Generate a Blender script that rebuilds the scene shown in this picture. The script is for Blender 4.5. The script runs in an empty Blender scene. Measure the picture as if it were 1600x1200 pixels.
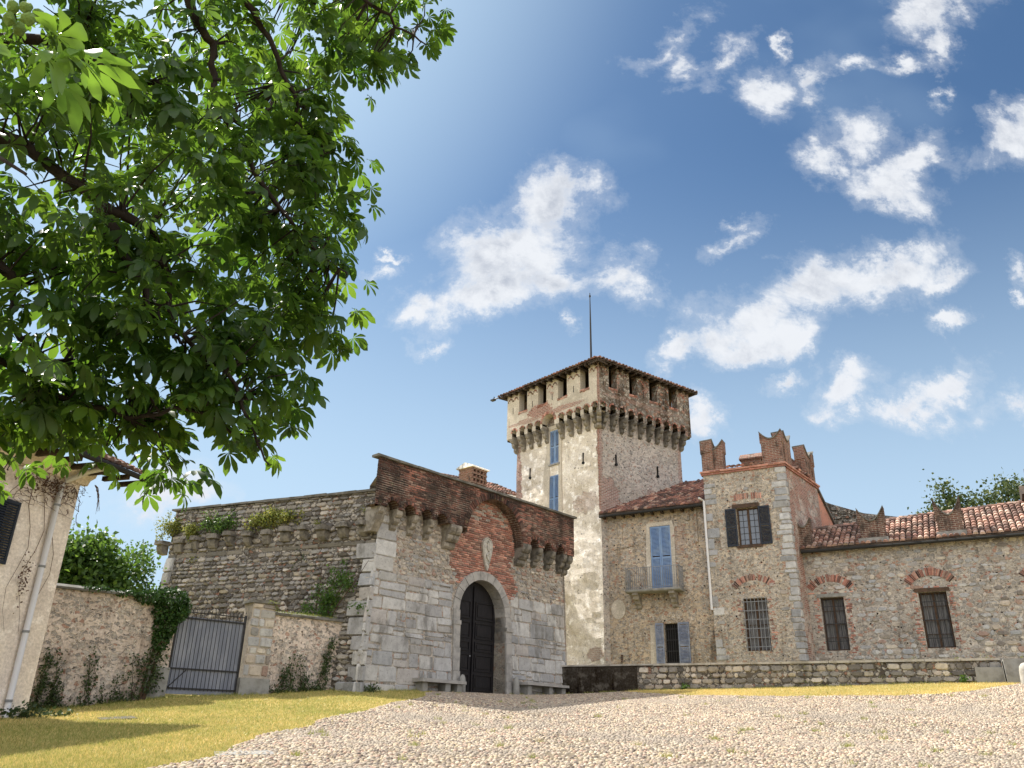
import bpy, bmesh, math, random
import numpy as np
from mathutils import Vector, Matrix, noise
random.seed(7); rng = np.random.default_rng(11)
sc = bpy.context.scene; col = sc.collection
R_ = math.radians
# ---------------------------------------------------------------- camera
PITCH, ROLL = R_(23.287), R_(1.262)
cam = bpy.data.objects.new("camera", bpy.data.cameras.new("camera")); col.objects.link(cam)
cam.data.sensor_width = 36; cam.data.lens = 28.575; cam.data.clip_start = .05; cam.data.clip_end = 4000
ea = Vector((1, 0, 0)); eb = Vector((0, -math.sin(PITCH), math.cos(PITCH))); fw = Vector((0, math.cos(PITCH), math.sin(PITCH)))
cx = ea*math.cos(ROLL)+eb*math.sin(ROLL); cy = -ea*math.sin(ROLL)+eb*math.cos(ROLL)
cam.matrix_world = Matrix(((cx.x, cy.x, -fw.x, 0), (cx.y, cy.y, -fw.y, 0), (cx.z, cy.z, -fw.z, 0), (0, 0, 0, 1)))
sc.camera = cam
# ---------------------------------------------------------------- light
SUN_AZ, SUN_EL = R_(-50), R_(53)
sd = Vector((math.sin(SUN_AZ)*math.cos(SUN_EL), math.cos(SUN_AZ)*math.cos(SUN_EL), math.sin(SUN_EL)))
sl = bpy.data.lights.new("sun", 'SUN'); sl.energy = 4.6; sl.angle = R_(.5); sl.color = (1, .94, .85)
sun = bpy.data.objects.new("sun", sl); col.objects.link(sun); sun.rotation_euler = sd.to_track_quat('Z', 'Y').to_euler()
sc.view_settings.view_transform = 'Standard'; sc.view_settings.look = 'None'
sc.view_settings.exposure = 1.05; sc.view_settings.gamma = 1
sc.cycles.max_bounces = 7; sc.cycles.transparent_max_bounces = 8

def lin(c):
    return tuple(((v/255)/12.92 if v/255 < .04045 else ((v/255+.055)/1.055)**2.4) for v in c)

class NT:
    def __init__(s, tree): s.t = tree
    def put(s, sock, v):
        if v is None: return
        if hasattr(v, 'is_linked') or isinstance(v, bpy.types.NodeSocket): s.t.links.new(v, sock)
        else:
            if hasattr(sock.default_value, '__len__') and not hasattr(v, '__len__'): v = [v]*len(sock.default_value)
            if hasattr(v, '__len__') and len(sock.default_value) == 4 and len(v) == 3: v = (*v, 1)
            sock.default_value = v
    def n(s, ty, ins=None, out=0, **kw):
        nd = s.t.nodes.new(ty)
        for k, v in kw.items(): setattr(nd, k, v)
        for k, v in (ins or {}).items(): s.put(nd.inputs[k], v)
        return nd.outputs[out] if out is not None else nd
    def m(s, op, a, b=None, c=None, clamp=False):
        return s.n('ShaderNodeMath', {i: v for i, v in enumerate((a, b, c)) if v is not None}, operation=op, use_clamp=clamp)
    def v(s, op, a, b=None, out=0):
        return s.n('ShaderNodeVectorMath', {i: v for i, v in enumerate((a, b)) if v is not None}, operation=op, out=out)
    def mix(s, f, a, b, blend='MIX'):
        nd = s.t.nodes.new('ShaderNodeMix'); nd.data_type = 'RGBA'; nd.blend_type = blend
        s.put(nd.inputs[0], f); s.put(nd.inputs[6], a); s.put(nd.inputs[7], b); return nd.outputs[2]
    def noise(s, vec, scale, detail=4, rough=.55, dist=0, out=0):
        return s.n('ShaderNodeTexNoise', {'Vector': vec, 'Scale': scale, 'Detail': detail, 'Roughness': rough, 'Distortion': dist}, out=out)
    def ramp(s, f, a, b):
        return s.n('ShaderNodeMapRange', {0: f, 1: a, 2: b}, interpolation_type='SMOOTHSTEP')
    def uv(s): return s.n('ShaderNodeUVMap')
    def scale(s, vec, sx, sy, sz=1): return s.v('MULTIPLY', vec, (sx, sy, sz))

# ---------------------------------------------------------------- sky with clouds
w = bpy.data.worlds.new("World"); sc.world = w; w.use_nodes = True
t = NT(w.node_tree); w.node_tree.nodes.clear()
sky = t.n('ShaderNodeTexSky', sky_type='NISHITA', sun_disc=False, sun_elevation=SUN_EL, sun_rotation=SUN_AZ, air_density=1.0, dust_density=1.6, ozone_density=2.2)
CLOUDS = [(0.051, 0.715, 0.116, 0.076, 25.0, 1.0), (-0.004, 0.631, 0.143, 0.085, 30.0, 1.15), (-0.039, 0.567, 0.113, 0.058, 13.0, 1.1), (-0.137, 0.552, 0.045, 0.032, 7.0, 0.8), (0.094, 0.745, 0.073, 0.057, -23.0, 0.9), (0.156, 0.613, 0.058, 0.052, 13.0, 0.9), (0.042, 0.589, 0.102, 0.046, 7.0, 1.0), (0.441, 0.589, 0.178, 0.07, 15.0, 1.2), (0.356, 0.556, 0.106, 0.062, 18.0, 1.1), (0.537, 0.623, 0.114, 0.046, 13.0, 1.0), (0.307, 0.505, 0.079, 0.034, 12.0, 0.9), (0.231, 0.488, 0.046, 0.029, 28.0, 0.75), (0.38, 0.526, 0.09, 0.044, 7.0, 1.0), (0.6, 0.614, 0.062, 0.026, 18.0, 0.7), (0.371, 0.453, 0.052, 0.019, 22.0, 0.75), (0.447, 0.436, 0.074, 0.032, 17.0, 0.85), (0.409, 0.408, 0.048, 0.023, 1.0, 0.6), (0.584, 0.435, 0.083, 0.041, 26.0, 0.95), (0.532, 0.411, 0.05, 0.023, 12.0, 0.7), (0.617, 0.469, 0.033, 0.031, 1.0, 0.6), (0.613, 0.542, 0.045, 0.021, 12.0, 0.75), (0.673, 0.409, 0.059, 0.038, 21.0, 0.9), (0.729, 0.617, 0.025, 0.038, 1.0, 0.8), (0.711, 0.577, 0.02, 0.016, 1.0, 0.7), (0.695, 1.125, 0.119, 0.066, 31.0, 1.0), (0.692, 1.054, 0.037, 0.057, 2.0, 0.8), (0.636, 1.004, 0.05, 0.023, 20.0, 0.7), (0.776, 0.865, 0.073, 0.061, 49.0, 0.95), (0.262, 1.069, 0.039, 0.086, -38.0, 0.75), (0.228, 1.026, 0.077, 0.03, 26.0, 0.7), (0.252, 0.986, 0.053, 0.045, 26.0, 0.8), (0.331, 1.009, 0.033, 0.081, -38.0, 0.75), (0.402, 0.951, 0.054, 0.063, 2.0, 0.85), (0.471, 0.972, 0.028, 0.067, -39.0, 0.7), (0.457, 0.939, 0.036, 0.033, 2.0, 0.6), (0.516, 0.858, 0.068, 0.066, 2.0, 0.75), (0.471, 0.814, 0.047, 0.04, 24.0, 0.65), (0.596, 0.805, 0.095, 0.037, 38.0, 0.75), (0.57, 0.763, 0.082, 0.042, -11.0, 0.8), (0.638, 0.818, 0.04, 0.024, 33.0, 0.6), (0.613, 0.735, 0.04, 0.027, 23.0, 0.5), (0.321, 0.666, 0.057, 0.023, 29.0, 0.62), (0.329, 0.7, 0.029, 0.017, 2.0, 0.55), (0.069, 0.519, 0.016, 0.027, -21.0, 0.7), (-0.193, 0.633, 0.023, 0.012, 7.0, 0.7), (-0.195, 0.604, 0.028, 0.013, 1.0, 0.5), (0.433, 1.046, 0.013, 0.026, 2.0, 0.5), (0.559, 1.009, 0.034, 0.017, 14.0, 0.5), (0.671, 0.945, 0.012, 0.038, -26.0, 0.45), (0.252, 0.386, 0.032, 0.034, 1.0, 0.8), (-0.451, 0.283, 0.069, 0.044, 12.0, 0.68), (-0.115, 0.488, 0.027, 0.015, 1.0, 0.5), (-0.404, 0.292, 0.061, 0.032, 1.0, 0.48), (0.717, 0.821, 0.078, 0.03, 13.0, 0.35)]  #CLOUDS#
tc = t.n('ShaderNodeTexCoord')  # generated = world direction
sp = t.n('ShaderNodeSeparateXYZ', {0: tc}, out=None)
# chart of the sky, fixed to the world: x/y , z/y of the direction
yy = t.m('MAXIMUM', sp.outputs[1], .05)
ch = t.n('ShaderNodeCombineXYZ', {0: t.m('DIVIDE', sp.outputs[0], yy), 1: t.m('DIVIDE', sp.outputs[2], yy)})
n1 = t.noise(ch, 6, 9, .64, .5); n2 = t.noise(ch, 19, 9, .68, .3); off = t.v('ADD', ch, (-.03, .045, 0)); m1 = t.noise(off, 6, 9, .64, .5); m2_ = t.noise(off, 19, 9, .68, .3); n3 = t.noise(t.scale(ch, 1, 1.3), 2.6, 3, .5)
wr = t.v('SCALE', t.v('SUBTRACT', t.noise(ch, 7.5, 8, .68, out=1), (.5, .5, .5))); wr.node.inputs['Scale'].default_value = .17
chw = t.v('ADD', ch, wr)
acc = {0: None, 1: None}
for (cxx, cyy, rx, ry, ang, st) in CLOUDS:
    mp = t.n('ShaderNodeMapping', {'Vector': chw, 'Location': (cxx, cyy, 0), 'Rotation': (0, 0, R_(ang)), 'Scale': (rx*.95, ry*.95, 1)}, vector_type='TEXTURE')
    ln = t.v('LENGTH', mp, out=1)
    val = t.m('MULTIPLY', t.m('SUBTRACT', 1, ln), st)
    k = 0
    acc[k] = val if acc[k] is None else t.m('SMOOTH_MAX', acc[k], val, .25)
if acc[0] is not None:
    nn = t.m('ADD', t.m('MULTIPLY', t.m('SUBTRACT', n1, .5), 2.0), t.m('MULTIPLY', t.m('SUBTRACT', n2, .5), 1.0))
    dens = t.m('ADD', acc[0], nn)
    cf = t.m('MAXIMUM', t.ramp(dens, .06, .72), t.m('MULTIPLY', t.ramp(dens, -.15, .3), .2))
    nb_ = t.m('ADD', t.m('MULTIPLY', t.m('SUBTRACT', m1, .5), 2.0), t.m('MULTIPLY', t.m('SUBTRACT', m2_, .5), 1.0)); lit = t.ramp(t.m('SUBTRACT', nn, nb_), -.45, .25)
    core = t.ramp(t.m('ADD', acc[0], t.m('MULTIPLY', nn, .5)), .3, .8)
    core = t.m('MULTIPLY', core, t.ramp(t.noise(t.v('ADD', ch, (.04, .06, 0)), 7, 5, .5), .38, .62))
    core = t.m('MULTIPLY', t.ramp(dens, .3, .9), t.m('SUBTRACT', 1, t.m('MULTIPLY', lit, .9)))
    cc = t.mix(core, (4.6, 4.7, 4.85), (2.5, 2.7, 3.1))
    cc = t.mix(t.ramp(sp.outputs[2], .5, .1), cc, (4.0, 4.05, 4.3))
skyc = t.mix(1, sky, (.335, .465, .545), 'MULTIPLY')
# pale haze low in the sky and round the sun
hz = t.m('MULTIPLY', t.ramp(t.m('ADD', sp.outputs[2], t.m('MULTIPLY', sp.outputs[0], .06)), .66, .15), .88)
dsun = t.v('DOT_PRODUCT', tc, tuple(sd), out=1)
gl = t.m('MULTIPLY', t.ramp(dsun, .76, .99), .9)
veil = t.m('MULTIPLY', t.ramp(n3, .45, .75), .12)
skyc = t.mix(t.m('MAXIMUM', t.m('MAXIMUM', hz, gl), veil), skyc, (2.95, 3.9, 4.8))
# unseen bright bank added behind the camera as fill light for shaded walls
back_fill = t.m('MULTIPLY', t.ramp(sp.outputs[1], .0, -.35), t.ramp(t.noise(tc, 2.2, 6, .6), .30, .55))
skyc = t.mix(back_fill, skyc, (8.8, 8.5, 8.6))
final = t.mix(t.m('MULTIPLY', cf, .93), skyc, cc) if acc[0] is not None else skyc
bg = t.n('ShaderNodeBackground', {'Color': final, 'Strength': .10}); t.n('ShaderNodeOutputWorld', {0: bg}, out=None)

# ---------------------------------------------------------------- materials
def new_mat(name, rough=.9):
    m = bpy.data.materials.new(name); m.use_nodes = True
    nt = NT(m.node_tree); b = m.node_tree.nodes['Principled BSDF']
    b.inputs['Roughness'].default_value = rough; b.inputs['Specular IOR Level'].default_value = .25
    return m, nt, b
def bump(nt, b, h, strength=.5, dist=.02):
    nt.put(b.inputs['Normal'], nt.n('ShaderNodeBump', {'Height': h, 'Strength': strength, 'Distance': dist}))

def attr_mat(name, var=.35, bs=.6, rough=.92, stain=None, lichen=0, nscale=9, sat=.84):
    "colour per stone, brick or tile from the mesh, broken up with grain and weathering"
    m, nt, b = new_mat(name, rough); a = nt.n('ShaderNodeAttribute', attribute_name='Col')
    p = nt.n('ShaderNodeTexCoord', out=3)
    n = nt.noise(p, nscale, 6, .65); c = nt.mix(1, a, nt.mix(n, (1-var,)*3, (1+var,)*3), 'MULTIPLY')
    if stain:
        amt, sc_, colr = stain
        s_ = nt.ramp(nt.noise(nt.scale(p, 1, 1, .45), sc_, 5, .6), .62-amt*.35, .75-amt*.2)
        c = nt.mix(s_, c, nt.mix(.8, c, colr, 'MIX'))
    if lichen:
        l_ = nt.ramp(nt.noise(p, 3.1, 6, .7), .66-lichen*.2, .72)
        c = nt.mix(nt.m('MULTIPLY', l_, .6), c, (.16, .15, .05))
    g2 = nt.ramp(nt.noise(p, 14, 6, .75), .44, .36); c = nt.mix(nt.m('MULTIPLY', g2, .55), c, nt.mix(1, c, (.3, .28, .26), 'MULTIPLY'))
    c = nt.n('ShaderNodeHueSaturation', {'Saturation': sat, 'Value': 1.2, 'Color': c})
    nt.put(b.inputs['Base Color'], c); bump(nt, b, nt.noise(p, 38, 5, .7), bs, .012); return m

def wall_mat(name, c1, c2, c3, holes=.3, brick=0, brick_box=None, stain=.3, bs=.8, cells=.4, cs=5.0, patches=(), lowdark=0, bdist=.035, sat=.72, grit=.65, val=1.27):
    "weathered plaster over rubble: patches of three tones, half-buried stones, pits, brick showing through"
    m, nt, b = new_mat(name, .95); u = nt.uv()
    wd = nt.v('SCALE', nt.v('SUBTRACT', nt.noise(u, 2.2, 4, out=1), (.5,)*3)); wd.node.inputs['Scale'].default_value = .25
    uw = nt.v('ADD', u, wd)
    big = nt.noise(u, .55, 5, .62); mid = nt.noise(u, 2.7, 6, .65); fine = nt.noise(u, 16, 5, .7)
    c = nt.mix(nt.ramp(big, .38, .62), c1, c2); c = nt.mix(nt.ramp(mid, .5, .66), c, c3)
    h = nt.m('MULTIPLY', fine, .35)
    if cells:
        us = nt.scale(uw, 1, 1.45)
        vd = nt.n('ShaderNodeTexVoronoi', {'Vector': us, 'Scale': cs}, feature='DISTANCE_TO_EDGE')
        vc = nt.n('ShaderNodeTexVoronoi', {'Vector': us, 'Scale': cs}, out=1)
        sep = nt.n('ShaderNodeSeparateXYZ', {0: vc}, out=None)
        stone = nt.ramp(vd, .03, .12)
        scol = nt.mix(sep.outputs[0], (.16, .16, .155), (.40, .36, .30)); scol = nt.mix(nt.ramp(sep.outputs[1], .82, .9), scol, (.27, .13, .08))
        show = nt.m('MULTIPLY', stone, nt.ramp(nt.m('ADD', mid, nt.m('MULTIPLY', sep.outputs[2], .35)), .66-cells*.3, .72-cells*.25))
        c = nt.mix(nt.m('MULTIPLY', show, .8), c, scol); h = nt.m('ADD', h, nt.m('MULTIPLY', show, .55))
    if brick or patches:
        br = nt.n('ShaderNodeTexBrick', {'Vector': nt.v('ADD', u, nt.v('MULTIPLY', wd, (.08,)*3)), 'Color1': (.30, .10, .06), 'Color2': (.19, .075, .05), 'Mortar': (.36, .31, .26), 'Scale': 1, 'Mortar Size': .012, 'Brick Width': .24, 'Row Height': .075}, out=None)
        f = nt.ramp(nt.m('ADD', nt.m('MULTIPLY', nt.noise(u, .9, 6, .7), .75), nt.m('MULTIPLY', mid, .25)), .64-brick*.25, .68-brick*.2) if brick else 0
        for (pu, pz, ru, rz, k) in patches:
            mp = nt.n('ShaderNodeMapping', {'Vector': uw, 'Location': (pu, pz, 0), 'Scale': (ru, rz, 1)}, vector_type='TEXTURE')
            ln = nt.m('SUBTRACT', 1, nt.v('LENGTH', mp, out=1))
            g = nt.ramp(nt.m('ADD', ln, nt.m('MULTIPLY', nt.m('SUBTRACT', nt.noise(u, 3.5, 6, .7), .5), 1.6)), .0, .12)
            f = nt.m('MAXIMUM', f, nt.m('MULTIPLY', g, k))
        bc = nt.mix(.55, br.outputs[0], nt.mix(nt.noise(u, 7, 4), (.5,)*3, (1.35,)*3), 'MULTIPLY')
        c = nt.mix(f, c, bc); h = nt.mix(f, h, nt.m('MULTIPLY', br.outputs[1], -.35))
    if holes:
        hv = nt.n('ShaderNodeTexVoronoi', {'Vector': uw, 'Scale': 4.2, 'Randomness': 1})
        hh = nt.m('MULTIPLY', nt.ramp(hv, .16, .07), nt.ramp(nt.noise(u, 1.7, 3), .60-holes*.25, .66-holes*.2))
        c = nt.mix(hh, c, (.035, .03, .025)); h = nt.m('SUBTRACT', h, hh)
    if stain:
        st = nt.ramp(nt.noise(nt.scale(u, 2.2, .32), 1.3, 6, .65), .68-stain*.3, .85-stain*.2)
        c = nt.mix(nt.m('MULTIPLY', st, .6), c, nt.mix(1, c, (.33, .30, .27), 'MULTIPLY'))
    pit = nt.ramp(nt.noise(u, 9, 6, .75), .42, .34); c = nt.mix(nt.m('MULTIPLY', pit, grit), c, nt.mix(1, c, (.28, .25, .22), 'MULTIPLY')); h = nt.m('SUBTRACT', h, nt.m('MULTIPLY', pit, grit))
    c = nt.mix(.85, c, nt.mix(fine, (.35,)*3, (1.65,)*3), 'MULTIPLY')
    c = nt.n('ShaderNodeHueSaturation', {'Saturation': sat, 'Value': val, 'Color': c}); c = nt.n('ShaderNodeBrightContrast', {0: c, 1: .0, 2: .12})
    nt.put(b.inputs['Base Color'], c); bump(nt, b, h, min(1, bs*1.3), bdist); return m

def brick_mat(name, dark=.3, c1=(.34, .125, .075), c2=(.21, .085, .055)):
    m, nt, b = new_mat(name, .95); u = nt.uv()
    wd = nt.v('SCALE', nt.v('SUBTRACT', nt.noise(u, 5, 3, out=1), (.5,)*3)); wd.node.inputs['Scale'].default_value = .03
    br = nt.n('ShaderNodeTexBrick', {'Vector': nt.v('ADD', u, wd), 'Color1': c1, 'Color2': c2, 'Mortar': (.32, .27, .22), 'Scale': 1, 'Mortar Size': .011, 'Brick Width': .25, 'Row Height': .075, 'Bias': -.1}, out=None)
    c = nt.mix(.8, br.outputs[0], nt.mix(nt.noise(u, 9, 5, .7), (.45,)*3, (1.5,)*3), 'MULTIPLY')
    pale = nt.ramp(nt.noise(u, 2.3, 6, .7), .56, .68); c = nt.mix(nt.m('MULTIPLY', pale, .55), c, (.36, .30, .24))
    st = nt.ramp(nt.noise(nt.scale(u, 1.4, .7), 1.6, 6, .7), .66-dark*.3, .78-dark*.2)
    c = nt.mix(nt.m('MULTIPLY', st, .85), c, (.035, .03, .025))
    nt.put(b.inputs['Base Color'], c); bump(nt, b, nt.m('ADD', nt.m('MULTIPLY', br.outputs[1], -.6), nt.noise(u, 20, 5, .7)), .8, .02); return m

def plain_mat(name, c, var=.2, rough=.7, scale=6, metal=0, bs=.2, c2=None, stretch=(1, 1, 1)):
    m, nt, b = new_mat(name, rough); p = nt.scale(nt.n('ShaderNodeTexCoord', out=3), *stretch)
    n = nt.noise(p, scale, 5, .65)
    cc = nt.mix(nt.ramp(n, .4, .65), c, c2) if c2 else nt.mix(n, tuple(v*(1-var) for v in c), tuple(v*(1+var) for v in c))
    nt.put(b.inputs['Base Color'], cc); b.inputs['Metallic'].default_value = metal
    bump(nt, b, nt.noise(p, scale*4, 4, .7), bs, .01); return m

def leaf_mat(name, ca, cb, trans=.45, tcol=None, rough=.45):
    m, nt, b = new_mat(name, rough); a = nt.n('ShaderNodeAttribute', attribute_name='Col'); sx = nt.n('ShaderNodeSeparateColor', {0: a}, out=None)
    c = nt.mix(sx.outputs[0], ca, cb); nt.put(b.inputs['Base Color'], c); b.inputs['Specular IOR Level'].default_value = .35
    tr = nt.n('ShaderNodeBsdfTranslucent', {'Color': nt.mix(sx.outputs[0], tcol[0], tcol[1]) if tcol else c})
    mx = nt.n('ShaderNodeMixShader', {0: trans, 1: b.outputs[0], 2: tr})
    nt.put(m.node_tree.nodes['Material Output'].inputs[0], mx); return m

M = {}
M['ashlar'] = attr_mat('grey_ashlar', .45, 1, stain=(.3, 1.6, (.13, .125, .115)), nscale=5)
M['rubble'] = attr_mat('rubble_stone', .55, 1, stain=(.2, 1.2, (.07, .065, .055)), lichen=.25)
M['brickb'] = attr_mat('hand_made_brick', .5, 1, stain=(.85, .8, (.014, .012, .011)), lichen=.35)
M['brickc'] = attr_mat('red_brick', .35, .8, stain=(.1, .9, (.05, .04, .03)))
M['tile'] = attr_mat('clay_tile', .35, .5, stain=(.45, 1.6, (.055, .045, .04)), lichen=.35)
M['mortar'] = wall_mat('lime_mortar', (.36, .31, .25), (.28, .24, .19), (.42, .37, .30), holes=.3, stain=.4, cells=.6, cs=9)
M['dmortar'] = wall_mat('dark_mortar', (.13, .115, .095), (.09, .08, .07), (.17, .15, .12), holes=.2, stain=.6, cells=.5, cs=7)
M['brick'] = brick_mat('brickwork', .6, (.25, .115, .082), (.15, .075, .058)); M['brickd'] = brick_mat('soot_and_shade_brickwork', .85, (.165, .082, .06), (.105, .056, .044))
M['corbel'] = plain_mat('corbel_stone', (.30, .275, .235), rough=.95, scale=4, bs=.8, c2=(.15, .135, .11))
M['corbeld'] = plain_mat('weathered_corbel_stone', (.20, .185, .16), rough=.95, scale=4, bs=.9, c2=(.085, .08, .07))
M['surround'] = plain_mat('dressed_stone', (.36, .35, .33), rough=.85, scale=3, bs=.4, c2=(.25, .245, .235))
M['coping'] = plain_mat('coping_stone', (.17, .165, .15), rough=.95, scale=2.5, bs=.6, c2=(.09, .085, .07))
M['lcoping'] = plain_mat('pale_coping_stone', (.42, .40, .36), rough=.9, scale=3, bs=.5, c2=(.27, .25, .21))
M['marble'] = plain_mat('carved_marble', (.50, .48, .43), rough=.7, scale=8, bs=.4, c2=(.33, .31, .27))
M['door'] = plain_mat('dark_door_wood', (.008, .008, .010), rough=.5, scale=5, bs=.5, c2=(.017, .015, .017), stretch=(4, 4, .6))
M['black'] = plain_mat('dark_room', (.006, .006, .006))
M['iron'] = plain_mat('wrought_iron', (.03, .03, .032), rough=.6, scale=12)
M['giron'] = plain_mat('grey_painted_iron', (.20, .21, .22), rough=.6, scale=12)
M['blue'] = plain_mat('faded_blue_paint', (.17, .27, .46), rough=.65, scale=5, c2=(.25, .35, .50), stretch=(1, 1, .5))
M['gblue'] = plain_mat('grey_blue_paint', (.16, .19, .26), rough=.7, scale=5, c2=(.26, .29, .35))
M['navy'] = plain_mat('dark_blue_paint', (.022, .028, .04), rough=.6, scale=5)
M['glass'] = plain_mat('window_glass', (.09, .12, .16), rough=.08, scale=2, bs=.03); M['glass'].node_tree.nodes['Principled BSDF'].inputs['Specular IOR Level'].default_value = .8
M['curtain'] = plain_mat('net_curtain', (.20, .20, .20), rough=.8, scale=7, c2=(.10, .10, .105), stretch=(3, 3, .3))
M['wood'] = plain_mat('brown_wood', (.09, .055, .035), rough=.8, scale=6, c2=(.05, .035, .025))
M['soffit'] = plain_mat('eave_boards', (.075, .055, .04), rough=.9, scale=6, c2=(.035, .028, .022))
M['gutter'] = plain_mat('dark_gutter', (.02, .02, .018), rough=.7)
M['white'] = plain_mat('white_pipe_paint', (.62, .62, .62), var=.08, rough=.4, scale=3)
M['concrete'] = plain_mat('grey_concrete', (.27, .27, .255), rough=.9, scale=3, c2=(.19, .185, .17), bs=.5)
M['gate'] = plain_mat('blue_grey_sheet_metal', (.17, .19, .24), rough=.55, scale=1.4, c2=(.28, .30, .35), stretch=(2, 2, .5))
M['bark'] = plain_mat('chestnut_bark', (.020, .015, .013), rough=.95, scale=9, bs=1, c2=(.034, .028, .024), stretch=(1, 1, .4))
M['stem'] = plain_mat('vine_stem', (.07, .045, .03), rough=.95, scale=12)
M['twig'] = plain_mat('dry_vine_stem', (.10, .06, .04), rough=.95, scale=12)
M['chestnut'] = leaf_mat('chestnut_leaf', (.018, .046, .013), (.042, .088, .022), .38, ((.10, .24, .02), (.30, .47, .04)))
M['bleaf'] = leaf_mat('bright_chestnut_leaf', (.09, .19, .035), (.14, .24, .05), .4, ((.16, .32, .03), (.26, .42, .04)))
M['ivy'] = leaf_mat('ivy_leaf', (.018, .05, .012), (.05, .11, .02), .2)
M['bush'] = leaf_mat('bush_leaf', (.035, .08, .02), (.085, .16, .03), .35, ((.12, .24, .03), (.2, .33, .04)))
M['yleaf'] = leaf_mat('yellow_green_leaf', (.11, .16, .035), (.32, .31, .07), .4)
M['dleaf'] = leaf_mat('dark_climber_leaf', (.03, .055, .02), (.075, .11, .035), .25)
M['mag'] = leaf_mat('magnolia_leaf', (.03, .065, .02), (.12, .15, .05), .25)
M['dryleaf'] = leaf_mat('dry_leaf', (.07, .035, .02), (.12, .06, .035), .2)
M['fruit'] = plain_mat('green_husk', (.16, .25, .06), rough=.8, scale=20, bs=1)
M['grassb'] = leaf_mat('lawn_blade', (.27, .30, .07), (.72, .57, .24), .3)

def ground_mat():
    m, nt, b = new_mat('lawn_soil', 1); p = nt.n('ShaderNodeTexCoord', out=3)
    c = nt.mix(nt.ramp(nt.noise(p, .45, 6, .7), .4, .62), (.26, .25, .06), (.52, .40, .15))
    c = nt.mix(nt.ramp(nt.noise(p, 2.6, 5, .7), .5, .7), c, (.36, .23, .09))
    c = nt.mix(.6, c, nt.mix(nt.noise(p, 30, 4, .7), (.5,)*3, (1.5,)*3), 'MULTIPLY')
    nt.put(b.inputs['Base Color'], c); bump(nt, b, nt.noise(p, 45, 4, .7), .8, .03); return m
M['ground'] = ground_mat()
def bed_mat():
    m, nt, b = new_mat('cobble_bed', 1); p = nt.n('ShaderNodeTexCoord', out=3)
    c = nt.mix(nt.noise(p, 3, 6, .7), (.10, .08, .055), (.24, .195, .14))
    c = nt.mix(nt.ramp(nt.noise(p, 1.2, 6, .75), .6, .68), c, (.12, .15, .04))
    nt.put(b.inputs['Base Color'], c); bump(nt, b, nt.noise(p, 60, 3), .7, .02); return m
M['bed'] = bed_mat()
M['cobble'] = attr_mat('river_cobble', .2, .3, .7, stain=(.45, .35, (.25, .21, .16)), nscale=1.5)
# plaster walls
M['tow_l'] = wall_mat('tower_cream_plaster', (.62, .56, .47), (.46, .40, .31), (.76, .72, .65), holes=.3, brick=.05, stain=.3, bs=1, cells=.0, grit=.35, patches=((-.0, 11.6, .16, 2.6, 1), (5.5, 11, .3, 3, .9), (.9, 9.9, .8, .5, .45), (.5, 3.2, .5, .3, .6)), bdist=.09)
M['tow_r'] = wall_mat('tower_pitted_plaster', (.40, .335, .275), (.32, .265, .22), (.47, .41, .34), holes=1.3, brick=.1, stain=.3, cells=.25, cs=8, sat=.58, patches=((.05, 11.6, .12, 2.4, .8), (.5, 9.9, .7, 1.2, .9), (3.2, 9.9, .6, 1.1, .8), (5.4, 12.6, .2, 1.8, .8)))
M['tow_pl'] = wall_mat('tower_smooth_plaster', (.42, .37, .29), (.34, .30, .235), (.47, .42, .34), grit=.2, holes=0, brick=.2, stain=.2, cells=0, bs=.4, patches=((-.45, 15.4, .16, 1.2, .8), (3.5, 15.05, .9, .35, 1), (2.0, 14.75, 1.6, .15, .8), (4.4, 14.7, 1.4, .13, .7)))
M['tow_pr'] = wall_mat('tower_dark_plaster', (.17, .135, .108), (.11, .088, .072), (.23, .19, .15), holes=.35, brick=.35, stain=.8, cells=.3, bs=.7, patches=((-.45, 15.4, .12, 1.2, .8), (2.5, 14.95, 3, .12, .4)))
M['mid'] = wall_mat('ochre_render', (.42, .325, .215), (.31, .24, .16), (.50, .41, .30), holes=.8, brick=.1, stain=.6, cells=.4, cs=8.5, patches=((3.3, 7.8, .3, .8, .3),))
M['small_a'] = wall_mat('yellow_rubble_render', (.44, .36, .25), (.35, .29, .21), (.52, .44, .33), holes=.8, brick=.08, stain=.55, cells=.7, cs=8.5)
M['small_b'] = wall_mat('brick_flecked_render', (.40, .31, .25), (.30, .22, .175), (.45, .38, .32), holes=.3, brick=.75, stain=.4, cells=.3, cs=6)
M['right'] = wall_mat('pale_mortar_rubble', (.39, .34, .28), (.31, .265, .215), (.46, .405, .335), holes=.7, brick=.1, stain=.6, cells=.8, cs=7.5)
M['house'] = wall_mat('peach_house_plaster', (.56, .49, .42), (.45, .385, .33), (.62, .56, .50), grit=.15, sat=.75, holes=0, stain=.35, cells=0, bs=.3)
M['garden'] = wall_mat('patchy_garden_plaster', (.46, .38, .315), (.36, .29, .235), (.54, .46, .38), holes=.2, brick=.1, stain=.7, cells=.12, cs=9)
M['darkr'] = wall_mat('near_black_render', (.075, .068, .06), (.055, .05, .045), (.115, .105, .09), grit=.3, holes=0, stain=.6, cells=0, bs=.4)  # near-black render with darker streaks
M['orange'] = wall_mat('orange_plaster', (.42, .15, .075), (.34, .13, .075), (.30, .16, .11), holes=.2, stain=.4, cells=0, bs=.4)

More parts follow.
